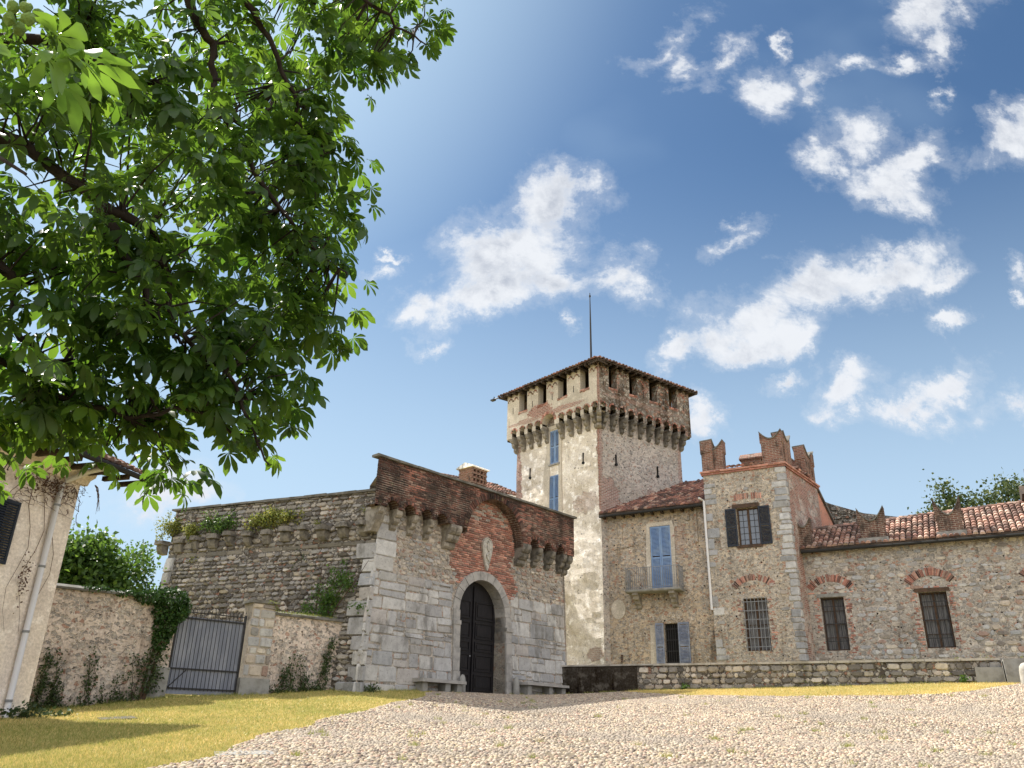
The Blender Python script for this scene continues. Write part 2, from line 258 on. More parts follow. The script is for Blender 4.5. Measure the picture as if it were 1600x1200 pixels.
# ---------------------------------------------------------------- mesh helpers
class Fr:
    "upright frame: u runs along the wall, w out of it towards the yard, z up"
    def __init__(s, P, az):
        a = R_(az); s.P = Vector((P[0], P[1], 0)); s.d = Vector((math.sin(a), math.cos(a), 0)); s.n = Vector((s.d.y, -s.d.x, 0))
        if s.n.dot(-s.P) < 0: s.n = -s.n
    def __call__(s, u, w, z): return s.P+s.d*u+s.n*w+Vector((0, 0, z))

class MB:
    def __init__(s): s.v = []; s.f = []; s.mi = []; s.c = []; s.uv = {}
    def add(s, vs, fs, mi=0, c=(1, 1, 1), uvs=None):
        o = len(s.v); s.v += [Vector(p) for p in vs]; s.c += [c]*len(vs)
        for f in fs:
            if uvs: s.uv[len(s.f)] = [uvs[i] for i in f]
            s.f.append([o+i for i in f]); s.mi.append(mi)
        return s
    def box(s, fr, u0, u1, w0, w1, z0, z1, mi=0, c=(1, 1, 1), j=0):
        p = [fr(u, w, z) for u, w, z in ((u0, w0, z0), (u1, w0, z0), (u1, w1, z0), (u0, w1, z0), (u0, w0, z1), (u1, w0, z1), (u1, w1, z1), (u0, w1, z1))]
        if j: p = [q+Vector((random.uniform(-j, j), random.uniform(-j, j), random.uniform(-j, j))) for q in p]
        return s.add(p, [(0, 1, 2, 3), (4, 5, 6, 7), (0, 1, 5, 4), (1, 2, 6, 5), (2, 3, 7, 6), (3, 0, 4, 7)], mi, c)
    def prism(s, fr, poly, w0, w1, mi=0, c=(1, 1, 1)):
        n = len(poly); p = [fr(u, w0, z) for u, z in poly]+[fr(u, w1, z) for u, z in poly]
        uvs = [(u, z) for u, z in poly]*2
        s.add(p, [tuple(range(n)), tuple(range(n, 2*n))], mi, c, uvs)
        return s.add(p, [(i, (i+1) % n, n+(i+1) % n, n+i) for i in range(n)], mi, c)
    def side(s, fr, prof, u0, u1, mi=0, c=(1, 1, 1)):
        n = len(prof); p = [fr(u0, w, z) for w, z in prof]+[fr(u1, w, z) for w, z in prof]
        return s.add(p, [tuple(range(n)), tuple(range(n, 2*n))]+[(i, (i+1) % n, n+(i+1) % n, n+i) for i in range(n)], mi, c)
    def tube(s, pts, r, n=6, mi=0, c=(1, 1, 1), caps=True):
        pts = [Vector(p) for p in pts]; rs = r if hasattr(r, '__len__') else [r]*len(pts); vs = []; fs = []
        ref = Vector((0, 0, 1))
        for i, p in enumerate(pts):
            d = (pts[min(i+1, len(pts)-1)]-pts[max(i-1, 0)])
            d = d.normalized() if d.length > 0 else Vector((0, 0, 1))
            a = d.cross(ref if abs(d.z) < .95 else Vector((1, 0, 0))).normalized(); b = d.cross(a)
            for k in range(n):
                q = 2*math.pi*k/n; vs.append(p+(a*math.cos(q)+b*math.sin(q))*rs[i])
        for i in range(len(pts)-1):
            for k in range(n): fs.append((i*n+k, i*n+(k+1) % n, (i+1)*n+(k+1) % n, (i+1)*n+k))
        if caps: fs += [tuple(range(n)), tuple(range((len(pts)-1)*n, len(pts)*n))]
        return s.add(vs, fs, mi, c)
    def block(s, F, u0, u1, z0, z1, p, cut, mi=0, c=(1, 1, 1), j=.01, w0=-.01):
        "one stone or brick face standing p proud of the wall; F(u,w,z)"
        cu = min(cut, (u1-u0)*.42); cz = min(cut, (z1-z0)*.42); q = random.uniform
        ring = [(u0+cu, z0), (u1-cu, z0), (u1, z0+cz), (u1, z1-cz), (u1-cu, z1), (u0+cu, z1), (u0, z1-cz), (u0, z0+cz)]
        ring = [(a+q(-j, j), b+q(-j, j)) for a, b in ring]; mu, mz = (u0+u1)/2, (z0+z1)/2
        ins = min(.03, (u1-u0)*.14, (z1-z0)*.16)
        fu = 1-2*ins/(u1-u0); fz = 1-2*ins/(z1-z0); tu, tz = q(-.35, .35)*p, q(-.35, .35)*p
        vs = [F(a, w0, b) for a, b in ring]+[F(mu+(a-mu)*fu, p+tu*(a-mu)/(u1-u0)*2+tz*(b-mz)/(z1-z0)*2, mz+(b-mz)*fz) for a, b in ring]
        return s.add(vs, [(i, (i+1) % 8, 8+(i+1) % 8, 8+i) for i in range(8)]+[tuple(range(8, 16))], mi, c)
    def build(s, name, mats, parent=None, smooth=False, **props):
        base = parent_base(parent) if parent else Vector((0, 0, 0))
        me = bpy.data.meshes.new(name)
        me.from_pydata([tuple(v-base) for v in s.v], [], s.f); me.validate(clean_customdata=False) if False else None
        for mm in (mats if isinstance(mats, (list, tuple)) else [mats]): me.materials.append(M[mm] if isinstance(mm, str) else mm)
        me.polygons.foreach_set('material_index', s.mi)
        a = me.color_attributes.new('Col', 'FLOAT_COLOR', 'POINT'); a.data.foreach_set('color', [x for c in s.c for x in (*c, 1)])
        ul = me.uv_layers.new(name='UVMap'); uvd = [0.0]*(2*len(me.loops)); li = 0
        for fi, f in enumerate(s.f):
            if fi in s.uv:
                for q in s.uv[fi]: uvd[2*li], uvd[2*li+1] = q; li += 1
                continue
            nrm = me.polygons[fi].normal
            if abs(nrm.z) > .85:
                for i in f: uvd[2*li], uvd[2*li+1] = s.v[i].x, s.v[i].y; li += 1
            else:
                l_ = math.hypot(nrm.x, nrm.y); tx, ty = -nrm.y/l_, nrm.x/l_
                for i in f: uvd[2*li], uvd[2*li+1] = s.v[i].x*tx+s.v[i].y*ty, s.v[i].z; li += 1
        ul.data.foreach_set('uv', uvd)
        if smooth: me.polygons.foreach_set('use_smooth', [True]*len(me.polygons))
        o = bpy.data.objects.new(name, me); col.objects.link(o)
        if parent: o.parent = parent
        else: pass
        for k, v in props.items(): o[k] = v
        return o
BASE = {}
def parent_base(o):
    while o.parent: o = o.parent
    return BASE.get(o.name, Vector((0, 0, 0)))
def thing(name, label, cat, loc, group=None):
    o = bpy.data.objects.new(name, None); col.objects.link(o); o.location = loc; o.empty_display_size = .3
    o['label'] = label; o['category'] = cat
    if group: o['group'] = group
    BASE[o.name] = Vector(loc); return o
def setorigin(o, loc):
    "move a top-level mesh's origin to its own base"
    loc = Vector(loc); o.data.transform(Matrix.Translation(-loc)); o.location = loc; BASE[o.name] = loc
def tag(o, label, cat, group=None, loc=None):
    if loc is not None: setorigin(o, loc)
    o['label'] = label; o['category'] = cat
    if group: o['group'] = group
    return o
def np_mesh(name, V, F, cols, mat, parent=None, smooth=False):
    "fast mesh: V (n,3), F (m,k) all same size"
    me = bpy.data.meshes.new(name); n, k = F.shape
    if parent is not None: V = V-np.array(parent_base(parent))
    me.vertices.add(len(V)); me.vertices.foreach_set('co', V.astype(np.float32).ravel())
    me.loops.add(n*k); me.loops.foreach_set('vertex_index', F.astype(np.int32).ravel())
    me.polygons.add(n); me.polygons.foreach_set('loop_start', np.arange(0, n*k, k, dtype=np.int32))
    if smooth: me.polygons.foreach_set('use_smooth', np.ones(n, bool))
    me.materials.append(M[mat]); me.update(calc_edges=True)
    a = me.color_attributes.new('Col', 'FLOAT_COLOR', 'POINT')
    a.data.foreach_set('color', np.concatenate([cols, np.ones((len(cols), 1))], 1).astype(np.float32).ravel())
    o = bpy.data.objects.new(name, me); col.objects.link(o)
    if parent is not None: o.parent = parent
    return o

def nz(p, s, k=0): return noise.noise(Vector((p.x*s+k, p.y*s, p.z*s)))
def wall(mb, fr, u0, u1, z0, z1, holes=(), depth=.35, step=.3, amp=.012, mi=0, off=None, ns=1.3, w=0):
    "front face with rectangular openings and their reveals; uneven like old masonry"
    def cuts(a, b, xs):
        L = sorted({round(x, 4) for x in [a, b]+[x for x in xs if a < x < b]}); out = []
        for p, q in zip(L, L[1:]):
            n = max(1, round((q-p)/step)); out += [p+(q-p)*i/n for i in range(n)]
        return out+[L[-1]]
    U = cuts(u0, u1, [h[0] for h in holes]+[h[1] for h in holes]); Z = cuts(z0, z1, [h[2] for h in holes]+[h[3] for h in holes])
    vs = []; uvs = []
    for z in Z:
        for u in U:
            p = fr(u, w, z); a = amp*(nz(p, ns)+.6*nz(p, ns*3, 9))
            for h in holes:
                if h[0]-.01 <= u <= h[1]+.01 and h[2]-.01 <= z <= h[3]+.01: a = 0
            if abs(u-u0) < 1e-3 or abs(u-u1) < 1e-3: a *= .3
            du, dw = off(u, z) if off else (0, 0)
            vs.append(fr(u+du, w+a+dw, z)); uvs.append((u, z))
    fs = []; nu = len(U)
    for i in range(len(Z)-1):
        for k in range(nu-1):
            cu, cz = (U[k]+U[k+1])/2, (Z[i]+Z[i+1])/2
            if any(h[0] < cu < h[1] and h[2] < cz < h[3] for h in holes): continue
            fs.append((i*nu+k, i*nu+k+1, (i+1)*nu+k+1, (i+1)*nu+k))
    mb.add(vs, fs, mi, uvs=uvs)
    for h in holes:
        a, b, c, d = h[:4]; dp = depth
        o4 = [off(u, z)[1] if off else 0 for u, z in ((a, c), (b, c), (b, d), (a, d))]
        p = [fr(u, w+o, z) for (u, z), o in zip(((a, c), (b, c), (b, d), (a, d)), o4)]+[fr(u, w-dp, z) for u, z in ((a, c), (b, c), (b, d), (a, d))]
        mb.add(p, [(i, (i+1) % 4, 4+(i+1) % 4, 4+i) for i in range(4)], mi)

GREY = [lin(c) for c in ((157, 157, 156), (146, 146, 146), (163, 163, 161), (138, 140, 142), (168, 167, 163), (149, 149, 148), (153, 149, 145))]
WARM = [lin(c) for c in ((158, 147, 134), (135, 127, 116), (176, 167, 152), (119, 112, 105), (146, 144, 139), (164, 153, 138), (133, 132, 130), (143, 118, 104))]
DARKS = [lin(c) for c in ((141, 135, 125), (118, 114, 108), (160, 153, 142), (102, 98, 92), (131, 129, 125), (146, 139, 128), (92, 88, 83))]
BRK = [lin(c) for c in ((160, 100, 80), (142, 88, 70), (174, 120, 98), (126, 80, 66), (156, 116, 98), (118, 86, 74))]
DBRK = [lin(c) for c in ((136, 80, 62), (112, 68, 54), (90, 60, 50), (70, 50, 44), (152, 94, 74), (104, 80, 68), (140, 112, 96))]
TIL = [lin(c) for c in ((156, 116, 98), (136, 98, 82), (170, 132, 112), (118, 84, 72), (152, 124, 108), (108, 84, 74), (176, 148, 130))]
DTIL = [lin(c) for c in ((120, 78, 62), (96, 66, 54), (140, 92, 72), (76, 56, 48), (110, 84, 70))]
def pal(P, v=.12):
    c = random.choice(P); k = 1+random.uniform(-v, v); return tuple(x*k for x in c)

def stones(mb, F, u0, u1, z0, z1, sw, sh, P, skip=None, p=.03, cut=.05, gap=.012, prob=1.0, mi=0, j=.012, run=None, ash=False):
    "courses of individually cut stones over a wall area"
    z = z0
    while z < z1-.03:
        h = sh*random.uniform(.7, 1.35)
        if z+h > z1-.04: h = z1-z
        u = u0+(0 if run is None else 0)-random.uniform(0, sw*.5)
        while u < u1-.02:
            ww = sw*random.uniform(.5, 1.7); a, b = max(u, u0), min(u+ww, u1)
            if ash and b-a > .3 and random.random() < .3 and not (skip and skip(a, b, z, z+h)):   # two flat stones in one slot
                k = z+h*random.uniform(.35, .65); k2 = a+(b-a)*random.uniform(.4, .6)
                mb.block(F, a+gap, b-gap, z+gap, k-gap, p*random.uniform(.4, 1.3), cut, mi, pal(P), j)
                for a_, b_ in (((a, k2), (k2, b)) if random.random() < .5 else ((a, b),)): mb.block(F, a_+gap, b_-gap, k+gap, z+h-gap, p*random.uniform(.4, 1.3), cut, mi, pal(P), j)
                u += ww; continue
            dz = random.uniform(-.15, .15)*h*(.5 if cut > .03 else .1)
            if b-a > .05 and random.random() < prob and not (skip and skip(a, b, z, z+h)):
                mb.block(F, a+gap, b-gap, z+gap+dz*.5, z+h-gap+dz*.5, p*random.uniform(.4, 1.4), cut*random.uniform(.6, 1.3)*min(1, h/.2+.3), mi, pal(P), j)
            u += ww
        z += h
def bricks(mb, F, u0, u1, z0, z1, P=BRK, skip=None, p=.012, mi=0, rh=.078, bw=.25, rag=0, prob=1):
    z = z0; r = 0
    while z < z1-.02:
        a0, a1 = u0+random.uniform(0, rag), u1-random.uniform(0, rag)
        u = a0-(bw/2 if r % 2 else 0)
        while u < a1-.03:
            a, b = max(u, a0), min(u+bw*random.uniform(.9, 1.05), a1)
            if b-a > .05 and random.random() < prob and not (skip and skip(a, b, z, z+rh)):
                mb.block(F, a+.006, b-.006, z+.006, z+rh-.006, p*random.uniform(.3, 1.6), .006, mi, pal(P, .2), .004, -.02)
            u = b if b > u else u+bw
        z += rh; r += 1
def arch_bricks(mb, fr, cu, cz, r0, r1, a0, a1, n, P=BRK, w=.02, mi=0):
    for i in range(n):
        a = R_(a0+(a1-a0)*(i+.1)/n); b = R_(a0+(a1-a0)*(i+.85)/n)
        if random.random() < .06: continue
        ro = r1*random.uniform(.97, 1.02)
        q = [(cu+r0*math.cos(a), cz+r0*math.sin(a)), (cu+ro*math.cos(a), cz+ro*math.sin(a)), (cu+ro*math.cos(b), cz+ro*math.sin(b)), (cu+r0*math.cos(b), cz+r0*math.sin(b))]
        mb.prism(fr, q, -.02, w*random.uniform(.5, 1.3), mi, pal(P, .2))
def arc(cu, cz, r, a0, a1, n, ry=None):
    ry = ry or r
    return [(cu+r*math.cos(R_(a0+(a1-a0)*i/n)), cz+ry*math.sin(R_(a0+(a1-a0)*i/n))) for i in range(n+1)]
CORB = [(-.15, 0), (0, 0), (.1, .02), (.2, .1), (.22, .22), (.18, .28), (.3, .31), (.4, .4), (.43, .52), (.39, .58), (.5, .62), (.58, .72), (.6, .86), (.58, 1), (-.15, 1)]
def corbel(fr, u, z0, h, out, wd, mat, parent):
    mb = MB(); prof = [(w_*out/.6, z0+z_*h) for w_, z_ in CORB]; n = len(prof); k = wd/2; b = min(.025, k*.3)
    cols_ = [(u-k, .94), (u-k+b, 1), (u+k-b, 1), (u+k, .94)]; vs = []
    for uu, s_ in cols_:
        for w_, z_ in prof: vs.append(fr(uu+random.uniform(-.006, .006), (w_*s_ if w_ > 0 else w_)+random.uniform(-.01, .01), z_))
    fs = [tuple(range(n)), tuple(range(3*n, 4*n))]
    for q in range(3): fs += [(q*n+i, q*n+(i+1) % n, (q+1)*n+(i+1) % n, (q+1)*n+i) for i in range(n)]
    mb.add(vs, fs); return mb.build('corbel', mat, parent)

def shutter(fr, u0, u1, z0, z1, w, mat, parent, name='shutter', ang=0, hinge=None, slat=.055, split=True):
    "louvred leaf; ang swings it out about its hinge edge"
    mb = MB(); h = u0 if hinge is None else hinge; ca, sa = math.cos(R_(ang)), math.sin(R_(ang))
    F = lambda u, ww, z: fr(h+(u-h)*ca-(ww-w)*0, w+(ww-w)*ca+abs(u-h)*sa, z)
    st = .05; t_ = .035
    def bx(a, b, w0, w1, c, d):
        p = [F(u, q, z) for u, q, z in ((a, w0, c), (b, w0, c), (b, w1, c), (a, w1, c), (a, w0, d), (b, w0, d), (b, w1, d), (a, w1, d))]
        mb.add(p, [(0, 1, 2, 3), (4, 5, 6, 7), (0, 1, 5, 4), (1, 2, 6, 5), (2, 3, 7, 6), (3, 0, 4, 7)])
    bx(u0, u0+st, w, w+t_, z0, z1); bx(u1-st, u1, w, w+t_, z0, z1)
    rails = [z0, z1-.07]+([(z0+z1)/2-.03] if split else [])
    for r in rails: bx(u0+st, u1-st, w, w+t_, r, r+.07)
    z = z0+.08
    while z < z1-.09:
        if not any(r-.04 < z < r+.07 for r in rails):
            p = [F(a, q, zz) for a, q, zz in ((u0+st, w+t_-.004, z), (u1-st, w+t_-.004, z), (u1-st, w+.004, z+.035), (u0+st, w+.004, z+.035), (u0+st, w+t_-.004, z+.012), (u1-st, w+t_-.004, z+.012), (u1-st, w+.004, z+.047), (u0+st, w+.004, z+.047))]
            mb.add(p, [(0, 1, 2, 3), (4, 5, 6, 7), (0, 1, 5, 4), (2, 3, 7, 6), (1, 2, 6, 5), (3, 0, 4, 7)])
        z += slat
    return mb.build(name, mat, parent)
def backing(fr, u0, u1, z0, z1, w, mat, parent, name='dark_room'):
    return MB().box(fr, u0, u1, w-.05, w, z0, z1).build(name, mat, parent)
def grille(fr, u0, u1, z0, z1, w, nv, nh, parent, mat='iron', r=.011, belly=0):
    mb = MB()
    for i in range(nv):
        u = u0+(u1-u0)*(i+.5)/nv; mb.tube([fr(u, w, z0), fr(u, w+belly, z0+.3*(z1-z0)), fr(u, w, z1)] if belly else [fr(u, w, z0), fr(u, w, z1)], r, 5)
    for i in range(nh):
        z = z0+(z1-z0)*(i+.5)/nh; mb.box(fr, u0, u1, w-.008, w+.012, z-.013, z+.013)
    return mb.build('grille', mat, parent)
def barred_window(root, fr, u0, u1, z0, z1, nv, nh, curtain=True, label=None, gw=-.02, gmat='iron', gr=.012, ext=0, open_w=1):
    f = MB(); d = -.22
    for a, b, c, e in ((u0, u0+.06, z0, z1), (u1-.06, u1, z0, z1), (u0+.06, u1-.06, z0, z0+.06), (u0+.06, u1-.06, z1-.06, z1), ((u0+u1)/2-.035, (u0+u1)/2+.035, z0+.06, z1-.06)): f.box(fr, a, b, d-.05, d, c, e)
    for k in (1, 2, 3):
        z = z0+(z1-z0)*k/4
        f.box(fr, u0+.06, (u0+u1)/2-.035, d-.04, d-.01, z-.012, z+.012); f.box(fr, (u0+u1)/2+.035, u1-.06, d-.04, d-.01, z-.012, z+.012)
    o = f.build('window', 'wood', root)
    if label: o['label'] = label
    mb = MB(); n = 26; vs = []
    for i in range(n+1):
        u = u0+.03+(u1-u0-.06)*i/n; ww = d-.09+.02*math.sin(i*1.7)+.01*math.sin(i*.7)
        vs += [fr(u, ww, z0+.03), fr(u, ww, z1-.03)]
    mb.add(vs, [(2*i, 2*i+2, 2*i+3, 2*i+1) for i in range(n)]); mb.build('curtain' if curtain else 'pane', 'curtain' if curtain else 'glass', o)
    grille(fr, u0-ext, u1+ext, z0+(.02 if not ext else -.03), z1+(-.02 if not ext else .03), gw, nv, nh, o, gmat, gr)
    return o

def tiles(mb, O, e, s_, nrm, width, length, P=TIL, sp=.21, tl=.36, mi=0, r=.095):
    "rows of half-round clay tiles; O eave start, e along eave, s_ up the slope; length may be f(t)->(start,end)"
    n = int(width/sp)
    for i in range(n):
        t_ = (i+.5)*sp+random.uniform(-.01, .01); a, b = length(t_) if callable(length) else (0, length)
        k = 0; s0 = a+random.uniform(-.04, .03)
        while s0 < b-.05:
            l_ = min(tl+.05, b-s0); c = pal(P, .22); dx = random.uniform(-.012, .012); up = random.uniform(0, .015)
            vs = []
            for ss, rr, lift in ((s0, r, .035+up), (s0+l_, r*.82, .0+up*.5)):
                for q in range(6):
                    an = math.pi*q/5
                    vs.append(O+e*(t_+dx+math.cos(an)*rr)+s_*ss+nrm*(math.sin(an)*rr+lift-.02))
            mb.add(vs, [(q, q+1, 7+q, 6+q) for q in range(5)]+[(0, 1, 2, 3, 4, 5)], mi, c)
            s0 += tl

# ---------------------------------------------------------------- frames of the place
G = Fr((-.96, 30), 42); K = Fr((-4.245, 26.35), -67)
T = (4.158, 36.); L = Fr(T, -43); TR = Fr(T, 55)
S = (11.26, 32.); A = Fr(S, -61); B = Fr(S, 38)
Mf = Fr((4.44, 36.2), 119); Q = Fr((11.91, 32.83), 120); N = Fr((2.03, 33.32), 117)
Wf = Fr((-4.9, 26.6), -130); H = Fr((-10.32, 19.), -162)
# ---------------------------------------------------------------- ground
CP = [(0, 0, -1.5), (-8, 0, -1.5), (8, 0, -1.5), (-6, 12, -.45), (0, 12, -.40), (8, 12, -.36), (0, 20, .32), (-10.3, 19, .14), (-10.8, 21.6, .34), (-8.94, 23.2, .72), (-7.2, 24.65, .84), (-5.3, 26.2, 1.10),
      (-2.8, 27.6, 1.21), (-1, 29.9, 1.26), (.4, 31.4, 1.30), (2.2, 33.1, 1.40), (5, 31.9, 1.56), (9.2, 29.7, 1.63), (13, 27.8, 1.75), (15.5, 26.6, 1.77), (-.6, 26.3, .93), (2.2, 26.6, 1.02), (5.2, 26.8, 1.12), (1.5, 29.6, 1.16), (4.5, 28.3, 1.18), (8.3, 27., 1.26), (12, 25.6, 1.36), (15.5, 23.5, 1.42),
      (5.5, 21, .50), (12, 19, .42), (-14, 12, -.5), (18, 30, 2.0), (22, 20, 1.0), (5, 40, 1.6), (-10, 36, 1.4), (20, 45, 2.2), (-22, 25, .6)]
cp = np.array(CP)
def _U(r): return np.where(r > 0, r*r*np.log(np.maximum(r, 1e-9)), 0)
_n = len(cp); _K = _U(np.hypot(cp[:, None, 0]-cp[None, :, 0], cp[:, None, 1]-cp[None, :, 1]))+np.eye(_n)*2.0
_P = np.c_[np.ones(_n), cp[:, :2]]; _A = np.block([[_K, _P], [_P.T, np.zeros((3, 3))]]); _w = np.linalg.solve(_A, np.r_[cp[:, 2], 0, 0, 0])
def gza(x, y):
    x = np.asarray(x, float); y = np.asarray(y, float)
    xc = np.clip(x, -26, 26); yc = np.clip(y, -8, 50)
    z = _w[_n]+_w[_n+1]*xc+_w[_n+2]*yc
    for i in range(_n): z = z+_w[i]*_U(np.hypot(xc-cp[i, 0], yc-cp[i, 1]))
    return z
def gz(x, y): return float(gza(x, y))
xs = np.concatenate([np.array([-900, -400, -150, -70, -40]), np.arange(-26, 26.1, .5), np.array([40, 70, 150, 400, 900])])
ys = np.concatenate([np.array([-300, -80, -30]), np.arange(-8, 50.1, .5), np.array([70, 120, 300, 900, 2500])])
X, Y = np.meshgrid(xs, ys); Zg = gza(X, Y)
nx, ny = len(xs), len(ys); idx = np.arange(nx*ny).reshape(ny, nx)
Fg = np.stack([idx[:-1, :-1].ravel(), idx[:-1, 1:].ravel(), idx[1:, 1:].ravel(), idx[1:, :-1].ravel()], 1)
g = np_mesh('ground', np.stack([X.ravel(), Y.ravel(), Zg.ravel()], 1), Fg, np.ones((nx*ny, 3)), 'ground', smooth=True); g['kind'] = 'structure'

# lawn edge: x of the cobbles' left edge for a given y
EY = [0, 12.1, 15, 17.6, 20, 22.5, 25, 27.5, 28.6, 33]; EX = [-4.9, -4.25, -4.1, -3.92, -3.55, -3.0, -2.45, -2.2, -3.3, -3.3]
def edge_x(y): return np.interp(y, EY, EX)
def strip_w(u): return np.interp(u, [2.6, 3.8, 6, 12, 14.0, 15.0, 15.6], [0, 1.4, 3.0, 3.2, 2.6, 1.2, 0])
def n_uw(x, y):
    dx, dy = x-N.P.x, y-N.P.y; return dx*N.d.x+dy*N.d.y, dx*N.n.x+dy*N.n.y
def g_w(x, y):
    dx, dy = x-G.P.x, y-G.P.y; return dx*G.n.x+dy*G.n.y
def in_cobble(x, y):
    u, ww = n_uw(x, y)
    e = .12*np.sin(x*2.1+y*1.3)+.07*np.sin(x*5.3-y*3.1)
    return (x > edge_x(y)+e) & (ww > np.where(u < 2.6, .02, strip_w(u)+e)) & (g_w(x, y) > .02)
# bed sheet under the cobbles
cxs = np.arange(-6, 24, .25); cys = np.arange(-6, 34.1, .25); CX, CY = np.meshgrid(cxs, cys); CZ = gza(CX, CY)+.006
ok = in_cobble(CX, CY); idx = np.arange(CX.size).reshape(CX.shape)
okf = ok[:-1, :-1] & ok[:-1, 1:] & ok[1:, 1:] & ok[1:, :-1]
Fb = np.stack([idx[:-1, :-1][okf], idx[:-1, 1:][okf], idx[1:, 1:][okf], idx[1:, :-1][okf]], 1)
o = np_mesh('path', np.stack([CX.ravel(), CY.ravel(), CZ.ravel()], 1), Fb, np.ones((CX.size, 3)), 'bed', smooth=True); o['kind'] = 'structure'
def cobbles():
    s = .070; gx = np.arange(-7, 23, s); gy = np.arange(9.4, 34, s*.87); GX, GY = np.meshgrid(gx, gy); GX = GX+(np.arange(len(gy)) % 2)[:, None]*s/2
    x = GX.ravel()+rng.uniform(-.034, .034, GX.size); y = GY.ravel()+rng.uniform(-.032, .032, GX.size)
    wx = np.array([noise.noise(Vector((a*.22, b*.22, 0))) for a, b in zip(x, y)]); wy = np.array([noise.noise(Vector((a*.22, b*.22, 40))) for a, b in zip(x, y)])
    x, y = x+wx*1.1, y+wy*1.1
    k = in_cobble(x, y) & (x < .66*y+1) & (x > -.42*y-.5); x = x[k]; y = y[k]
    patch = np.array([noise.noise(Vector((a*.5, b*.5, 3))) for a, b in zip(x, y)])
    k = rng.random(len(x)) > np.where(patch > .42, .45, .015); x = x[k]; y = y[k]; patch = patch[k]; n = len(x)
    z = gza(x, y)
    ang = rng.uniform(-.6, .6, n)+rng.integers(0, 2, n)*.3; rx = s*rng.uniform(.44, .62, n); ry = s*rng.uniform(.34, .46, n); h = rng.uniform(.018, .036, n)
    q = np.arange(6)*math.pi/3
    def ring(f, zz): 
        cxr = np.cos(q)[None]*rx[:, None]*f; cyr = np.sin(q)[None]*ry[:, None]*f
        return np.stack([x[:, None]+cxr*np.cos(ang)[:, None]-cyr*np.sin(ang)[:, None], y[:, None]+cxr*np.sin(ang)[:, None]+cyr*np.cos(ang)[:, None], (z+zz)[:, None]+np.zeros((1, 6))], 2)
    V = np.concatenate([ring(1, h*0), ring(.72, h*.75), np.stack([x+rng.uniform(-.008, .008, n), y, z+h], 1)[:, None]], 1)  # n,13,3
    t_ = []
    for i in range(6):
        j = (i+1) % 6; t_ += [(i, j, 6+j), (i, 6+j, 6+i), (6+i, 6+j, 12)]
    Fc = (np.array(t_)[None]+(np.arange(n)*13)[:, None, None]).reshape(-1, 3)
    P = np.array([lin(c) for c in ((216, 200, 174), (204, 184, 154), (184, 170, 154), (228, 214, 190), (200, 164, 140), (168, 150, 134), (212, 192, 156), (138, 124, 112))])
    c = P[rng.integers(0, len(P), n)]*rng.uniform(.6, 1.1, n)[:, None]*np.array([[.64, .62, .58]])
    o = np_mesh('cobbles', V.reshape(-1, 3), Fc, np.repeat(c, 13, 0), 'cobble', smooth=True)
    o['kind'] = 'stuff'; o['label'] = 'pale rounded river cobbles paving the sunlit yard'; o['category'] = 'paving'
cobbles()
def blades(x, y, hgt, wd):
    n = len(x); z = gza(x, y); a = rng.uniform(0, 2*math.pi, n); h = hgt*rng.uniform(.5, 1.3, n)
    lx, ly = rng.normal(0, .45, n)*h, rng.normal(0, .45, n)*h
    V = np.stack([np.stack([x-np.cos(a)*wd/2, y-np.sin(a)*wd/2, z-.003], 1), np.stack([x+np.cos(a)*wd/2, y+np.sin(a)*wd/2, z-.003], 1), np.stack([x+lx, y+ly, z+h], 1)], 1)
    return V
